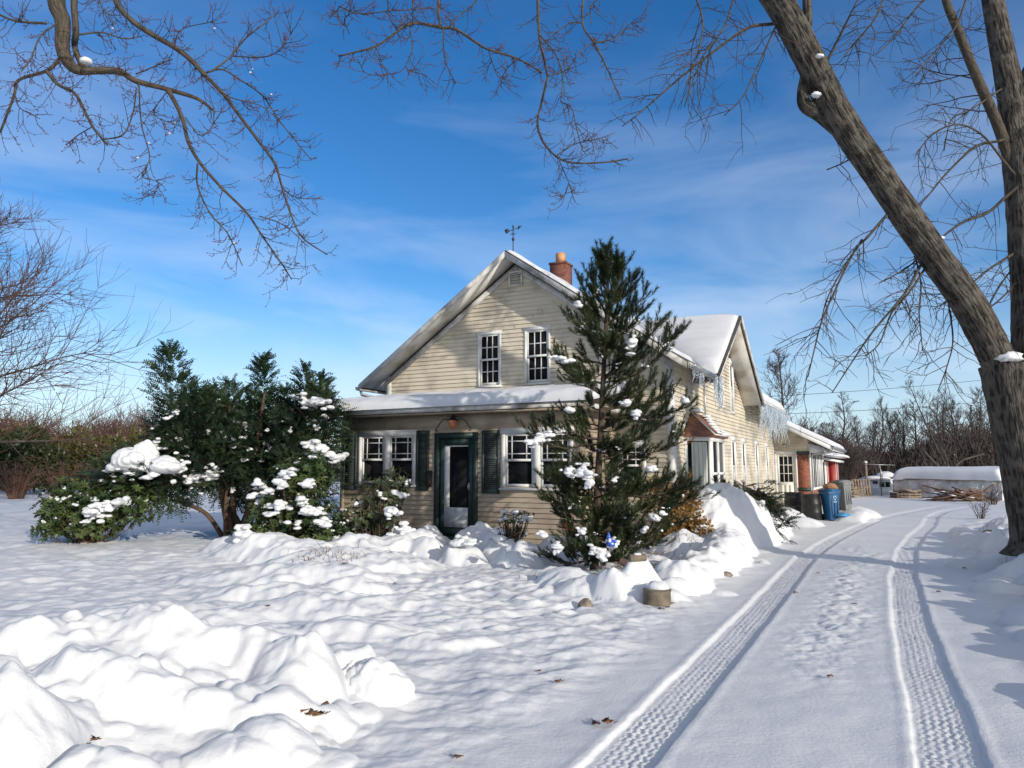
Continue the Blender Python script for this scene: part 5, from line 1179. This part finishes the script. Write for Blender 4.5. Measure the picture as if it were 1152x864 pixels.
# ---------- amber bush behind the pine, juniper arching out of the heap
def amber():
    g=np.random.default_rng(231);x,y=sb(-4.15,14.3);z=gh(x,y);o=empty('dry_bush',(x,y,z-.05),'bush of dry amber leaves between the pine and the snow heap at the bay window','shrub')
    Q,P=leaves([at(768,585,14.8),at(758,562,15),at(738,556,14.9),at(786,592,14.5),at(778,566,15.0),at(752,600,14.5)],[(.38,.4,.3),(.36,.4,.34),(.36,.4,.33),(.26,.3,.16),(.18,.25,.22),(.36,.35,.2)],2600,.085,.05,g,up=.1,shell=.2,cut=lambda p:p[:,2]>z)
    m=MB();m.quads(Q);sub(m,'foliage',AMBER,o)
    t=MB();b=np.array([x,y,z-.1])
    for i in g.choice(len(P),110,replace=False): t.tube(spline([b+g.normal(size=3)*[.3,.2,0],b*.4+P[i]*.6,P[i]],3),np.linspace(.012,.004,7),3,cap=False)
    sub(t,'stem',TWIG,o);s=MB();specks(s,P,g,40,.015,.04);tag(sub(s,'snow_dusting',SNOW2,o,smooth=True),kind='stuff')
amber()
def juniper():
    g=np.random.default_rng(241);x,y=sb(-2.65,17.2);z=gh(x,y);o=empty('juniper_bush',(x,y,z-.05),'dark juniper sprays arching out of the snow heap beside the drive','shrub')
    P=[];D=[];t=MB()
    for k in range(64):
        u=g.uniform(836,874);v=np.interp(u,[836,874],[570,608])+g.normal()*8;a=at(u,v,16.6+g.uniform(-.4,.5));a[2]=max(a[2],gh(a[0],a[1])+.02)
        d=unit([.8+.3*g.normal(),-.35+.3*g.normal(),-.25+.3*g.normal()]);L=g.uniform(.25,.6)
        q=[a-d*.25,a,a+d*L*.5+[0,0,.03],a+d*L+[0,0,-.03]];t.tube(q,[.012,.010,.007,.003],4,cap=False)
        for f in np.linspace(.1,1,8):
            P.append(a+d*L*f);D.append(d+g.normal(size=3)*.35)
    for (u,v) in [(842,552),(828,560),(818,552),(836,570),(815,573),(845,560),(806,553)]:
        a=at(u,v,16.3);a[2]=gh(a[0],a[1])
        for _ in range(5):
            d=unit([g.normal()*.5,g.normal()*.5,.6]);P.append(a);D.append(d);t.tube([a-d*.1,a+d*.2],[.006,.003],3,cap=False)
    m=MB();m.quads(sprays(np.array(P),np.array(D),.17,7,.055,.02,g));sub(m,'foliage',JUN,o);sub(t,'stem',YBARK,o)
    s=MB();specks(s,np.array(P),g,26,.015,.05);tag(sub(s,'snow_dusting',SNOW2,o,smooth=True),kind='stuff')
juniper()
# dry stalks through the snow on the right bank
def stalks():
    g=np.random.default_rng(251);m=MB()
    for _ in range(90):
        b_=g.uniform(7,20);s_=1.5+g.uniform(-.1,.9)+.2*(b_>15);x,y=sb(s_,b_);z=gh(x,y);h_=g.uniform(.04,.16);l=g.normal(size=2)*.05
        m.tube([(x,y,z-.03),(x+l[0],y+l[1],z+h_)],[.004,.002],3,cap=False)
    o=m.build('dry_stalks',TWIG);tag(o,'short dry stalks poking through the snow bank at right','weeds',kind='stuff')
stalks()
def tufts():
    g=np.random.default_rng(252);m=MB()
    for u,v,n,w in [(297,612,40,.3),(372,628,50,.3),(405,616,30,.2),(275,605,20,.2),(470,610,20,.2),(700,640,50,.3),(760,625,60,.4),(790,600,50,.35),(640,650,30,.3),(735,640,40,.3)]:
        c=gat(u,v)
        for _ in range(n):
            x,y=c[0]+g.normal()*w,c[1]+g.normal()*w*.7;z=gh(x,y);l=g.normal(size=2)*.09
            m.tube([(x,y,z-.03),(x+l[0]*.5,y+l[1]*.5,z+.05),(x+l[0],y+l[1],z+g.uniform(.03,.12))],[.005,.004,.002],3,cap=False)
    tag(m.build('dry_grass',AMBER),'tan dry grass poking through the snow of the bed','grass',kind='stuff')
tufts()
# ================================================================== OBJECTS
# bins and barrels by the mudroom
def barrel(x,y,label,tilt,h=.86,r=.29):
    z=gh(x,y)-.04;o=empty('barrel',(x,y,z),label,'barrel','black barrels by the back door');o.rotation_euler=(0,tilt,0)
    m=MB();m.lathe([(.001,0),(r*.86,0),(r*.9,.02),(r*.97,.25),(r*1.0,.27),(r*1.0,.30),(r*.98,.32),(r*1.0,.52),(r*1.02,.54),(r*1.02,.57),(r*.99,.59),(r*.93,h-.05),(r*.95,h-.04),(r*.95,h),(r*.85,h),(r*.84,h-.03),(.001,h-.03)],(0,0,0),28);m.build('body',BARREL,o,smooth=True,angle=35)
    l=MB();l.lathe([(.001,h-.028),(r*.8,h-.028),(r*.8,h-.005),(r*.3,h+.01),(.001,h+.012)],(0,0,0),24);lid=l.build('lid',BARREL,o,smooth=True,angle=40)
    return o
p=at(893,578,24.8);b1=barrel(p[0],p[1],'black barrel nearest the back door step, standing upright',0)
p=at(915,582,23.7);b2=barrel(p[0],p[1],'black barrel leaning slightly, between the other barrel and the blue bin',-.06)
def bin_(x,y,mat,label,rz,tilt,mark,h=1.02):
    z=gh(x,y)-.02;o=empty('wheelie_bin',(x,y,z),label,'wheelie bin','wheelie bins by the back door');o.rotation_euler=(tilt[0],tilt[1],rz);o.scale=(.72,.70,.96)
    m=MB();w0,d0,w1,d1=.22,.24,.285,.33
    lv=[(0.06,w0,d0),(.10,w0+.008,d0+.01),(.62,.255,.295),(h-.12,w1,d1),(h-.10,w1+.025,d1+.025),(h-.04,w1+.025,d1+.025),(h-.04,w1-.01,d1-.01)]
    V=[]
    for z_,w,d in lv:
        c=.05
        for sx,sy in ((1,1),(-1,1),(-1,-1),(1,-1)):
            pr=[(sx*w,sy*(d-c)),(sx*(w-c*.3),sy*(d-c*.3)),(sx*(w-c),sy*d)]
            if sx*sy<0: pr=pr[::-1]
            V+=[(a,b_,z_) for a,b_ in pr]
    n=12;k=len(lv);Q=[(i*n+j,i*n+(j+1)%n,(i+1)*n+(j+1)%n,(i+1)*n+j) for i in range(k-1) for j in range(n)]
    m.add(V,quads=Q,faces=[tuple(range(n))[::-1],tuple(range((k-1)*n,k*n))])
    for xx in (-.14,0,.14): m.box(xx-.018,xx+.018,-.325,-.30,.25,h-.16)
    m.build('body',mat,o,smooth=True,angle=40)
    l=MB();l.prism([(-.315,-.37,h-.035),(.315,-.37,h-.035),(.315,.33,h+.0),(-.315,.33,h+.0)],(0,0,.03));l.prism([(-.25,-.28,h-.003),(.25,-.28,h-.003),(.25,.22,h+.025),(-.25,.22,h+.025)],(0,0,.03));l.tube([(-.3,.36,h-.02),(.3,.36,h-.02)],.022,8);l.build('lid',mat,o)
    hd=MB();hd.tube([(-.26,.33,h-.07),(-.26,.42,h-.05),(.26,.42,h-.05),(.26,.33,h-.07)],.018,8);hd.build('handle',mat,o,smooth=True)
    for sx in (-1,1):
        w=MB();w.lathe([(.02,-.025),(.11,-.025),(.125,-.01),(.125,.01),(.11,.025),(.02,.025)],(sx*.25,.26,.125),20,axis=[(0,1,0),(0,0,1),(1,0,0)]);w.build('wheel',BARREL,o,smooth=True,angle=40)
    if mark:
        k_=MB()
        for q in range(3):
            a=math.pi/2+q*2.094
            for j in range(3):
                t0=a+.25+j*.42;t1=t0+.42;rr=(.05,.075)
                k_.prism([(rr[0]*math.cos(t0),-.345,.78+rr[0]*math.sin(t0)),(rr[1]*math.cos(t0),-.345,.78+rr[1]*math.sin(t0)),(rr[1]*math.cos(t1),-.345,.78+rr[1]*math.sin(t1)),(rr[0]*math.cos(t1),-.345,.78+rr[0]*math.sin(t1))],(0,.02,0))
            t1=a+1.51
            k_.prism([(.035*math.cos(t1),-.346,.78+.035*math.sin(t1)),(.09*math.cos(t1),-.346,.78+.09*math.sin(t1)),(.062*math.cos(t1+.5),-.346,.78+.062*math.sin(t1+.5))],(0,.02,0))
        for zz,w in ((.655,.10),(.625,.07)):
            k_.box(-w,-w*.1,-.335,-.325,zz,zz+.014);k_.box(w*.05,w,-.335,-.325,zz,zz+.014)
        k_.build('recycling_mark',BINMK,o)
    return o
p=at(936,585,23.5);bin_(p[0],p[1],BINB,'blue recycling bin with a pale recycling mark, beside the leaning black barrel',R(14),(0,-.05),True)
p=at(951,583,24.2);bin_(p[0],p[1],BING,'dark grey wheelie bin beside the blue one, the rightmost of the row',R(30),(-.02,-.10),False)
# brown paper sacks heaped behind the bins
def sack(u,v,Y,label,seed,sz):
    q=at(u,v,Y);m=MB();m.blob((0,0,0),sz,.5,2.6,seed,18,.9);o=m.build('paper_sack',BAG,None,smooth=True,loc=tuple(q));tag(o,label,'sack','brown sacks on the bins')
sack(934,548,23.75,'crumpled brown sack on the lid of the blue bin',3,(.21,.2,.13));sack(948,550,24.4,'crumpled brown sack on the lid of the grey bin',8,(.21,.2,.12))
m=MB();q=gat(948,586);m.blob((0,0,.03),(.22,.12,.07),.5,2.6,5,16,.5);o=m.build('tarpaulin_scrap',M('tarp_blue',(.02,.17,.38),(.05,.26,.5),rough=.4,scale=6),None,smooth=True,loc=(q[0]+.0,q[1]-.05,q[2]));tag(o,'bright blue scrap of tarpaulin on the snow at the foot of the grey bin','tarpaulin')
# red shed behind the mudroom
sx,sy=at(930,550,40)[:2]
shed=empty('garden_shed',(sx,sy,0),'small red shed with white trim and snowy roof beyond the mudroom','shed',rotz=-HA)
m=MB();m.box(-2.5,.0,0,5,0,2.05);m.box(0,.35,2.2,5,0,2.0);m.build('wall',SHEDRED,shed)
m=MB();m.prism([(-2.6,-.3,2.75),(.65,-.3,2.10),(.65,5.2,2.10),(-2.6,5.2,2.75)],(0,0,-.12));r_=m.build('roof',TRIM,shed)
m=MB()
for k in range(30):
    m.blob((-.9+1.4*(k%5)/4,-.1+5*(k//5)/5,2.46-.2*(-.9+1.4*(k%5)/4)-.06),(.5,.6,.17),.2,1.5,k,14,.3)
m.build('snow_cover',SNOW2,r_,smooth=True)
m=MB();m.box(.005,.03,0.0,.14,0,2.0);m.box(.005,.03,.9,1.05,0,2.0);m.box(.355,.38,2.2,2.35,0,2.0);m.box(.355,.38,3.6,3.75,0,2.0);m.box(-.12,.03,-.03,-.005,0,2.0);m.build('trim',TRIM,shed)
m=MB();m.box(.006,.03,1.1,2.0,.1,1.9);m.build('door',SHEDRED,shed)
# low plastic-covered tunnel
gx0=at(1006,560,43);gx1=at(1128,566,38.5);gv=gx1-gx0;gl=np.linalg.norm(gv[:2]);ga=math.atan2(gv[1],gv[0])
tun=empty('plastic_tunnel',(gx0[0],gx0[1],0),'long low tunnel of crinkled plastic sheet with a thick snow roof','greenhouse',rotz=ga)
nu,nv=150,26
u=np.linspace(0,gl,nu);cr=np.array([(0,0),(.02,.25),(.03,.5),(.05,.75),(.08,1.0),(.2,1.2),(.5,1.38),(.95,1.48),(1.5,1.52),(2.0,1.48),(2.5,1.35),(2.85,1.1),(2.95,.6),(3.0,0)])
cs=np.linspace(0,1,nv);cy=np.interp(cs,np.linspace(0,1,14),cr[:,0]);cz=np.interp(cs,np.linspace(0,1,14),cr[:,1])
U,Y_=np.meshgrid(u,cy);Z_=np.repeat(cz[:,None],nu,1)
W=.08*pn(U*1.4+Z_*.8,Z_*1.2,301)+.10*np.abs(pn(U*2.6-Z_*2,Z_*2.2,302))+.03*np.abs(pn(U*8+Z_*3,Z_*3,303));hp=0*U
V=np.stack([U,Y_-W*2*(cs[:,None]<.5),Z_+W*.4-hp*(Z_>.9)],-1).reshape(-1,3)
i=np.arange(nv-1)[:,None]*nu;j=np.arange(nu-1)[None];q=np.stack([i+j,i+j+1,i+nu+j+1,i+nu+j],-1).reshape(-1,4)
m=MB();m.add(V,quads=q);m.prism([(0,y,z) for y,z in cr],(.02,0,0));m.prism([(gl-.02,y,z) for y,z in cr],(.02,0,0));m.build('plastic_cover',PLASTIC,tun,smooth=True,angle=60)
m=MB();V=[];
a=np.linspace(0,1,14);yy=np.interp(a,[0,.2,.5,.8,1],[.0,.12,1.5,2.8,3.0]);zz=np.interp(a,[0,.12,.25,.5,.8,1],[1.02,1.35,1.62,1.78,1.6,1.1])
U,Y_=np.meshgrid(u,yy);Z_=np.repeat(zz[:,None],nu,1)+.035*fbm(U*.6,Y_*.9,3,311)+.05*pn(U*.3,U*0,314)
Y_=Y_-.10*(a[:,None]<.35)*(1+pn(U*.45,U*0,312))
Z_=Z_+(a[:,None]<.1)*.10*pn(U*1.1,U*0,313)
e=np.minimum(np.minimum(U,gl-U)/.3,1);Z_=1.0+(Z_-1.0)*np.sqrt(np.clip(1-(1-e)**2,0,1)*.75+.25)
V=np.stack([U,Y_,Z_],-1).reshape(-1,3);nv2=14;i=np.arange(nv2-1)[:,None]*nu;j=np.arange(nu-1)[None];q=np.stack([i+j,i+j+1,i+nu+j+1,i+nu+j],-1).reshape(-1,4)
m.add(V,quads=q,faces=[tuple(range(0,nv2*nu,nu)),tuple(range(nu-1,nv2*nu,nu))[::-1]]);m.build('snow_cover',SNOW2,tun,smooth=True,angle=60)
m=MB();m.tube([(-.1,.0,1.06),(gl*.3,-.1,1.05),(gl*.75,-.12,1.0),(gl,-.05,1.05)],.025,5);m.build('batten',PALLET,tun)
# pale little hut with two dark windows, left end of the tunnel
q=at(979,560,46);hut=empty('white_hut',(q[0],q[1],gh(q[0],q[1])-.05),'low pale hut with two dark windows at the left end of the plastic tunnel','hut')
m=MB();m.box(0,1.45,0,1.2,0,.98);m.box(-.03,1.48,-.02,1.22,.45,.52);m.build('wall',WHITEP,hut)
m=MB();m.box(-.06,1.5,-.06,1.25,.98,1.06);rr=m.build('roof',TRIM,hut);m=MB();m.blob((.75,.6,1.08),(.85,.7,.16),.15,1.6,4,18,.2);m.blob((1.3,.5,1.2),(.6,.5,.3),.15,1.6,6,18,.2);m.build('snow_cover',SNOW2,rr,smooth=True)
for x in (.62,.98):
    m=MB();m.box(x-.02,x+.32,-.03,-.005,.52,.9);w=m.build('window',TRIM,hut);m=MB();m.box(x,x+.30,-.036,-.031,.55,.87);m.build('pane',GLASS,w)
m=MB();m.box(.2,.52,-.02,-.004,.75,.92);m.build('vent',IRON,hut)
# pole frame
q0=at(976,560,44.5);q1=at(992,560,44.5);q2=at(1009,560,44.5);fr=empty('pole_frame',(q0[0],q0[1],gh(q0[0],q0[1])-.05),'bare frame of posts and a top rail beside the pale hut','frame')
m=MB()
for q,r_,h_ in ((q0,.07,2.05),(q1,.03,1.95)): m.tube([(q[0]-q0[0],0,0),(q[0]-q0[0],0,h_)],r_,6);m.build('post',PALLET,fr);m=MB()
m.tube([(-.1,0,1.96),(q2[0]-q0[0],0,1.90)],.025,6);m.tube([(.8,0,1.95),(.95,0,1.3),(.95,0,.8)],.03,6);m.build('rail',METAL,fr)
m=MB();m.blob((0,0,2.06),(.12,.1,.1),.2,2,3,10,.3);m.build('snow_cover',SNOW2,fr,smooth=True)
def pallet(q,label,rx,rz,name='pallet',z=.0,w=1.15,d=1.0,stack=1):
    o=empty(name,(q[0],q[1],gh(q[0],q[1])+z),label,'pallet');m=MB()
    for k in range(stack):
        zz=k*.145
        for i in range(7): m.box(-w/2+i*w/6.6,-w/2+i*w/6.6+.1,-d/2,d/2,zz+.115,zz+.135)
        for y in (-d/2,-.04,d/2-.08): m.box(-w/2,w/2,y,y+.08,zz+.02,zz+.113)
        for i in range(3): m.box(-w/2+i*(w/2-.05),-w/2+i*(w/2-.05)+.1,-d/2,d/2,zz,zz+.018)
    m.build('slats',PALLET,o);o.rotation_euler=(rx,0,rz);return o
q=at(968,552,44);pallet(q,'grey wooden pallet standing on edge left of the pole frame',R(82),R(8),z=.5)
q=at(1019,562,41.5);pt=pallet(q,'pallet lying with planks stacked on it in front of the tunnel',0,R(-6),w=1.3,stack=2)
def planks(q,label,n,seed,L,H,mat,z0=0,name='plank_pile',cat='planks'):
    g=np.random.default_rng(seed);o=empty(name,(q[0],q[1],gh(q[0],q[1])+z0),label,cat);m=MB()
    for k in range(n):
        f=g.random();zz=H*f*g.uniform(.4,1);a=g.normal()*.35;d=np.array([math.cos(a),math.sin(a),g.normal()*.22]);c=np.array([g.normal()*L*.22*(1.1-f),g.normal()*.3,zz+.06]);l=L*g.uniform(.25,.55)
        m.obox(c,d*l,np.array([-d[1],d[0],0])*g.uniform(.03,.08),np.array([0,0,g.uniform(.012,.03)]))
    m.build('planks',mat,o);s=MB()
    for k in range(int(n*.4)): s.blob((g.normal()*L*.25,g.normal()*.3,H*g.uniform(.3,.8)),(.18,.16,.06),.3,2,k,10,.3)
    s.build('snow_cover',SNOW2,o,smooth=True);return o
planks(at(1019,562,41.5),'short boards lying on the flat pallet',9,401,1.1,.1,PALLET,.3,'board_stack','boards')
planks(at(1078,566,37.5),'untidy heap of reddish boards and brush leaning on the tunnel',46,402,2.6,.62,WOODST,0)
planks(at(948,558,42),'jumble of snowy scrap timber left of the pole frame',26,403,1.8,.55,PALLET,0,'scrap_heap','scrap heap')
# stump, logs, rock and ornament at the pine's foot
q=gat(742,672);q[2]=gh(q[0],q[1]);st=empty('log_stump',(q[0],q[1]+.15,q[2]-.06),'short grey-brown log section standing in the snow at the corner of the bed','stump')
m=MB();m.lathe([(.001,0),(.15,0),(.165,.08),(.16,.2),(.172,.23),(.001,.235)],(0,0,0),22);m.build('body',LOGW,st,smooth=True,angle=40)
m=MB();m.blob((.02,.04,.235),(.14,.12,.09),.2,2,3,16,.2);m.build('snow_cover',SNOW2,st,smooth=True)
def log(u,v,Y,L,r,az,el,label,seed):
    q=at(u,v,Y);q[2]=max(q[2],gh(q[0],q[1])+r*.6);o=empty('log',tuple(q),label,'log','logs at the foot of the pine');d=np.array([math.cos(az)*math.cos(el),math.sin(az)*math.cos(el),math.sin(el)]);m=MB();m.tube([-d*L/2,-d*L*.1,d*L*.2,d*L/2],[r,r*1.05,r*.98,r*.9],12,wob=.06,seed=seed);m.build('body',WOODST if seed%2 else LOGW,o,smooth=True,angle=50)
    m=MB();m.blob((0,0,r*.8),(L*.25,r*.8,r*.5),.25,2,seed,12,.2,rot=az);m.build('snow_cover',SNOW2,o,smooth=True)
log(718,640,10.6,.55,.06,2.7,.35,'split reddish log slanting behind the snow mound by the blue ornament',1)
log(733,649,10.4,.5,.05,2.5,-.25,'thin split log lying right of the blue ornament',3)
log(680,656,10.1,.5,.055,.1,.05,'log lying half buried below the pine, left of the blue ornament',5)
log(718,671,9.6,.22,.05,.2,.0,'pale log end just showing from the snow mound beside the stump',2)
q=at(686,613,10.35);q[2]=max(q[2],gh(q[0],q[1]));orn=empty('garden_ornament',(q[0],q[1],q[2]-.02),'small glossy blue and white garden ornament under the pine','ornament');orn.scale=(.68,)*3
m=MB();m.lathe([(.001,0),(.085,0),(.09,.05),(.07,.10),(.05,.14),(.001,.15)],(.02,0,0),14);m.lathe([(.03,.13),(.045,.17),(.04,.21),(.015,.27),(.001,.29)],(-.02,0,0),12);m.blob((.09,-.02,.10),(.05,.04,.04),.15,2,2,10,1);m.build('body',BLUEO,orn,smooth=True)
m=MB();m.blob((-.01,-.06,.12),(.035,.03,.045),.2,2,4,10,1);m.blob((.04,-.085,.06),(.03,.02,.02),.2,2,5,10,1);m.build('white_patch',WHITEO,orn,smooth=True)
def stone(u,v,label,sz,seed):
    q=gat(u,v);m=MB();m.blob((0,0,0),sz,.3,1.6,seed,14,.6);o=m.build('stone',ROCK,None,smooth=True,loc=(q[0],q[1],q[2]-.01));tag(o,label,'stone')
stone(816,632,'dark stone lying on the ridge of snow beside the drive',(.11,.08,.05),4);stone(659,683,'stone at the left foot of the snow-covered logs',(.09,.07,.10),6);stone(1113,600,'stone showing from the snow just left of the big maple',(.16,.1,.09),9)
# broken lump of old snow with a dirty face, foreground
q=gat(418,783);q[2]=gh(q[0],q[1]);m=MB();m.blob((0,0,.0),(.28,.2,.27),.22,1.3,14,60,.5);m.blob((-.2,.05,.0),(.14,.16,.22),.2,1.4,4,40,.5)
o=m.build('snow_lump',SNOWD,None,smooth=True,loc=(q[0],q[1]+.12,q[2]-.05));tag(o,'broken lump of ploughed snow with a brown-stained face in the foreground','snow lump')
q=gat(20,850);q[2]=gh(q[0],q[1])
# dead leaves on the snow
def leaf(u,v,label,sz,seed,cl=False):
    g=np.random.default_rng(seed);q=gat(u,v);m=MB()
    for k in range(3 if cl else 1):
        a=g.uniform(0,6.28);c=np.array([g.normal()*sz*.4*cl,g.normal()*sz*.25*cl,.012+.01*k]);n=9;out=[]
        for i in range(n):
            t=i/(n-1);w=(.42*math.sin(math.pi*t)**.8*(1+.35*math.sin(t*21+seed)))*sz;out.append((t*sz-sz/2,w,.25*sz*(t-.5)**2*2+g.uniform(0,.12)*sz))
        L_=out+[(x,-y*.9,z+.05*sz) for x,y,z in out[::-1]];R_=np.array([[math.cos(a),math.sin(a),0],[-math.sin(a),math.cos(a),0],[0,0,1]])
        m.prism(np.array(L_)@R_+c,(0,0,.003))
        m.tube(np.array([(-sz/2,0,.06*sz),(-sz*.9,0,.25*sz)])@R_+c,.003,4)
    o=m.build('dead_leaf',LEAF,None,loc=(q[0],q[1],q[2]));tag(o,label,'leaf','dead leaves scattered on the snow')
leaf(352,815,'curled brown oak leaf on the smooth snow below the dirty lump',.085,1,True);leaf(366,790,'small brown leaf just above the curled oak leaf',.06,2);leaf(101,843,'dark round leaf stuck in the near snow heap at lower left',.06,3,True);leaf(516,855,'dark leaf at the bottom edge below the middle of the lawn',.06,4)
leaf(677,817,'pair of brown leaves beside the left wheel track',.07,5,True);leaf(628,769,'single brown leaf on the open snow left of the wheel track',.06,6);leaf(606,757,'tiny leaf speck left of the single brown leaf',.04,7);leaf(747,686,'brown leaves on the snow below the stump',.07,8,True);leaf(757,680,'dark leaf right of the stump',.05,9)
leaf(962,681,'brown leaf between the wheel tracks, far one',.06,10);leaf(934,763,'brown leaf between the wheel tracks, near one',.06,11);leaf(1056,667,'reddish leaf on the drive at the edge of the bank shadow',.07,12);leaf(388,643,'brown leaf below the snowy rhododendron',.08,13);leaf(445,658,'dark leaf on the lawn in front of the porch bed',.06,14);leaf(301,682,'small leaf on the drifts in the middle of the lawn',.06,15);leaf(920,646,'small dark leaf on the drive near the tree shadow',.06,16)
for k,(u,v) in enumerate([(895,668),(1085,640),(1083,632),(1074,628)]): leaf(u,v,['leaf on the drive left of the far brown leaf','lowest of the dark leaves caught on the face of the right bank','middle one of the dark leaves caught on the right bank','top one of the dark leaves caught on the right bank'][k],.07,20+k)
# overhead wires to a pole out of view
wp=empty('utility_pole',(62,88,-.2),'utility pole beyond the wood carrying the thin wires right of the house','utility pole')
m=MB();m.tube([(0,0,0),(0,0,13)],[.16,.11],10);m.build('pole',BGBARK,wp,smooth=True);m=MB();m.box(-.07,.07,-1.2,1.2,12.2,12.4);m.build('crossarm',BGBARK,wp)
for k,(v0,v1) in enumerate([(436,418),(452,445),(487,492)]):
    a=at(640,v0+18,60);b_=at(1230,v1-6,86);n=24;t=np.linspace(0,1,n);P=a*(1-t)[:,None]+b_*t[:,None];P[:,2]-=4*.8*t*(1-t);m=MB();m.tube(P,.022,4);o=m.build('utility_wire',WIRE);tag(o,['topmost thin overhead wire crossing the sky right of the house','middle overhead wire crossing the sky right of the house','lowest overhead wire, in front of the wood'][k],'wire','overhead wires')
# ================================================================== LIGHT, SKY, CAMERA
SUN_AZ=np.array([.59,-.807]);EL=R(16.5)
w=bpy.data.worlds.new('World');scene.world=w;w.use_nodes=True;N=w.node_tree.nodes;L=w.node_tree.links
bg=N['Background'];sky=N.new('ShaderNodeTexSky');sky.sky_type='NISHITA';sky.sun_disc=False;sky.sun_elevation=EL;sky.sun_rotation=math.atan2(SUN_AZ[0],SUN_AZ[1])
sky.air_density=1.0;sky.dust_density=.1;sky.ozone_density=3.0;sky.altitude=250
tc=N.new('ShaderNodeTexCoord');mp=N.new('ShaderNodeMapping');mp.inputs['Scale'].default_value=(1.3,1.3,5.5);mp.inputs['Rotation'].default_value=(0,R(14),R(20));L.new(tc.outputs['Generated'],mp.inputs[0])
nz=N.new('ShaderNodeTexNoise');nz.inputs['Scale'].default_value=1.7;nz.inputs['Detail'].default_value=8;nz.inputs['Roughness'].default_value=.52;nz.inputs['Distortion'].default_value=.5;L.new(mp.outputs[0],nz.inputs['Vector'])
cr=N.new('ShaderNodeValToRGB');cr.color_ramp.elements[0].position=.43;cr.color_ramp.elements[1].position=.84;L.new(nz.outputs['Fac'],cr.inputs[0])
sp=N.new('ShaderNodeSeparateXYZ');L.new(tc.outputs['Generated'],sp.inputs[0])
mr=N.new('ShaderNodeMapRange');mr.inputs[1].default_value=.55;mr.inputs[2].default_value=.03;mr.inputs[3].default_value=.05;mr.inputs[4].default_value=.9;L.new(sp.outputs[2],mr.inputs[0])
mu=N.new('ShaderNodeMath');mu.operation='MULTIPLY';L.new(cr.outputs[0],mu.inputs[0]);L.new(mr.outputs[0],mu.inputs[1])
hs=N.new('ShaderNodeHueSaturation');hs.inputs['Saturation'].default_value=1.29;hs.inputs['Hue'].default_value=.507;hs.inputs['Value'].default_value=1.10;L.new(sky.outputs[0],hs.inputs['Color'])
mx=N.new('ShaderNodeMix');mx.data_type='RGBA';L.new(mu.outputs[0],mx.inputs[0]);L.new(hs.outputs[0],mx.inputs[6]);mx.inputs[7].default_value=(6.3,6.9,7.8,1);# unseen veil added toward the sun to whiten skylight, pale haze along the horizon
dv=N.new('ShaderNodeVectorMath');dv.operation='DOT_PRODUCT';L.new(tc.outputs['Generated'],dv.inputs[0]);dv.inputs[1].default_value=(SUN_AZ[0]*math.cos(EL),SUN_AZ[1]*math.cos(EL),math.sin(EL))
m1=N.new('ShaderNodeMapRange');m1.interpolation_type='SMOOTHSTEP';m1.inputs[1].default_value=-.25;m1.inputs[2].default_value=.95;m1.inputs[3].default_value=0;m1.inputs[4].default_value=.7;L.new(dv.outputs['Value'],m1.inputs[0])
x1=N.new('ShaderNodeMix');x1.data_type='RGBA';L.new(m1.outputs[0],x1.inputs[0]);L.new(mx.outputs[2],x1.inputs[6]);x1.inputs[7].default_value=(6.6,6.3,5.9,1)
m2=N.new('ShaderNodeMapRange');m2.interpolation_type='SMOOTHSTEP';m2.inputs[1].default_value=.26;m2.inputs[2].default_value=-.02;m2.inputs[3].default_value=0;m2.inputs[4].default_value=.72;L.new(sp.outputs[2],m2.inputs[0])
x2=N.new('ShaderNodeMix');x2.data_type='RGBA';L.new(m2.outputs[0],x2.inputs[0]);L.new(x1.outputs[2],x2.inputs[6]);x2.inputs[7].default_value=(4.7,5.7,7.0,1)
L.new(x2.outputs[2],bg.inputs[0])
bg.inputs[1].default_value=.14
sd=bpy.data.lights.new('sun','SUN');sd.energy=4.0;sd.angle=R(.53);sd.color=(1,.93,.82);so=bpy.data.objects.new('sun',sd);COL.objects.link(so)
from mathutils import Vector
so.rotation_euler=Vector((-SUN_AZ[0]*math.cos(EL),-SUN_AZ[1]*math.cos(EL),-math.sin(EL))).to_track_quat('-Z','Y').to_euler();so.location=(20,-25,25)
cd=bpy.data.cameras.new('camera');cd.sensor_width=36;cd.lens=36*FPX/1152;cd.clip_end=3000;cd.clip_start=.05
co=bpy.data.objects.new('camera',cd);COL.objects.link(co);co.location=(0,0,CAMH);co.rotation_euler=(math.pi/2+PITCH,0,0);scene.camera=co
vs=scene.view_settings;vs.view_transform='Standard';vs.look='None';vs.exposure=.03;vs.gamma=1;vs.use_curve_mapping=False
scene.render.engine='CYCLES';scene.render.resolution_x=1024;scene.render.resolution_y=768
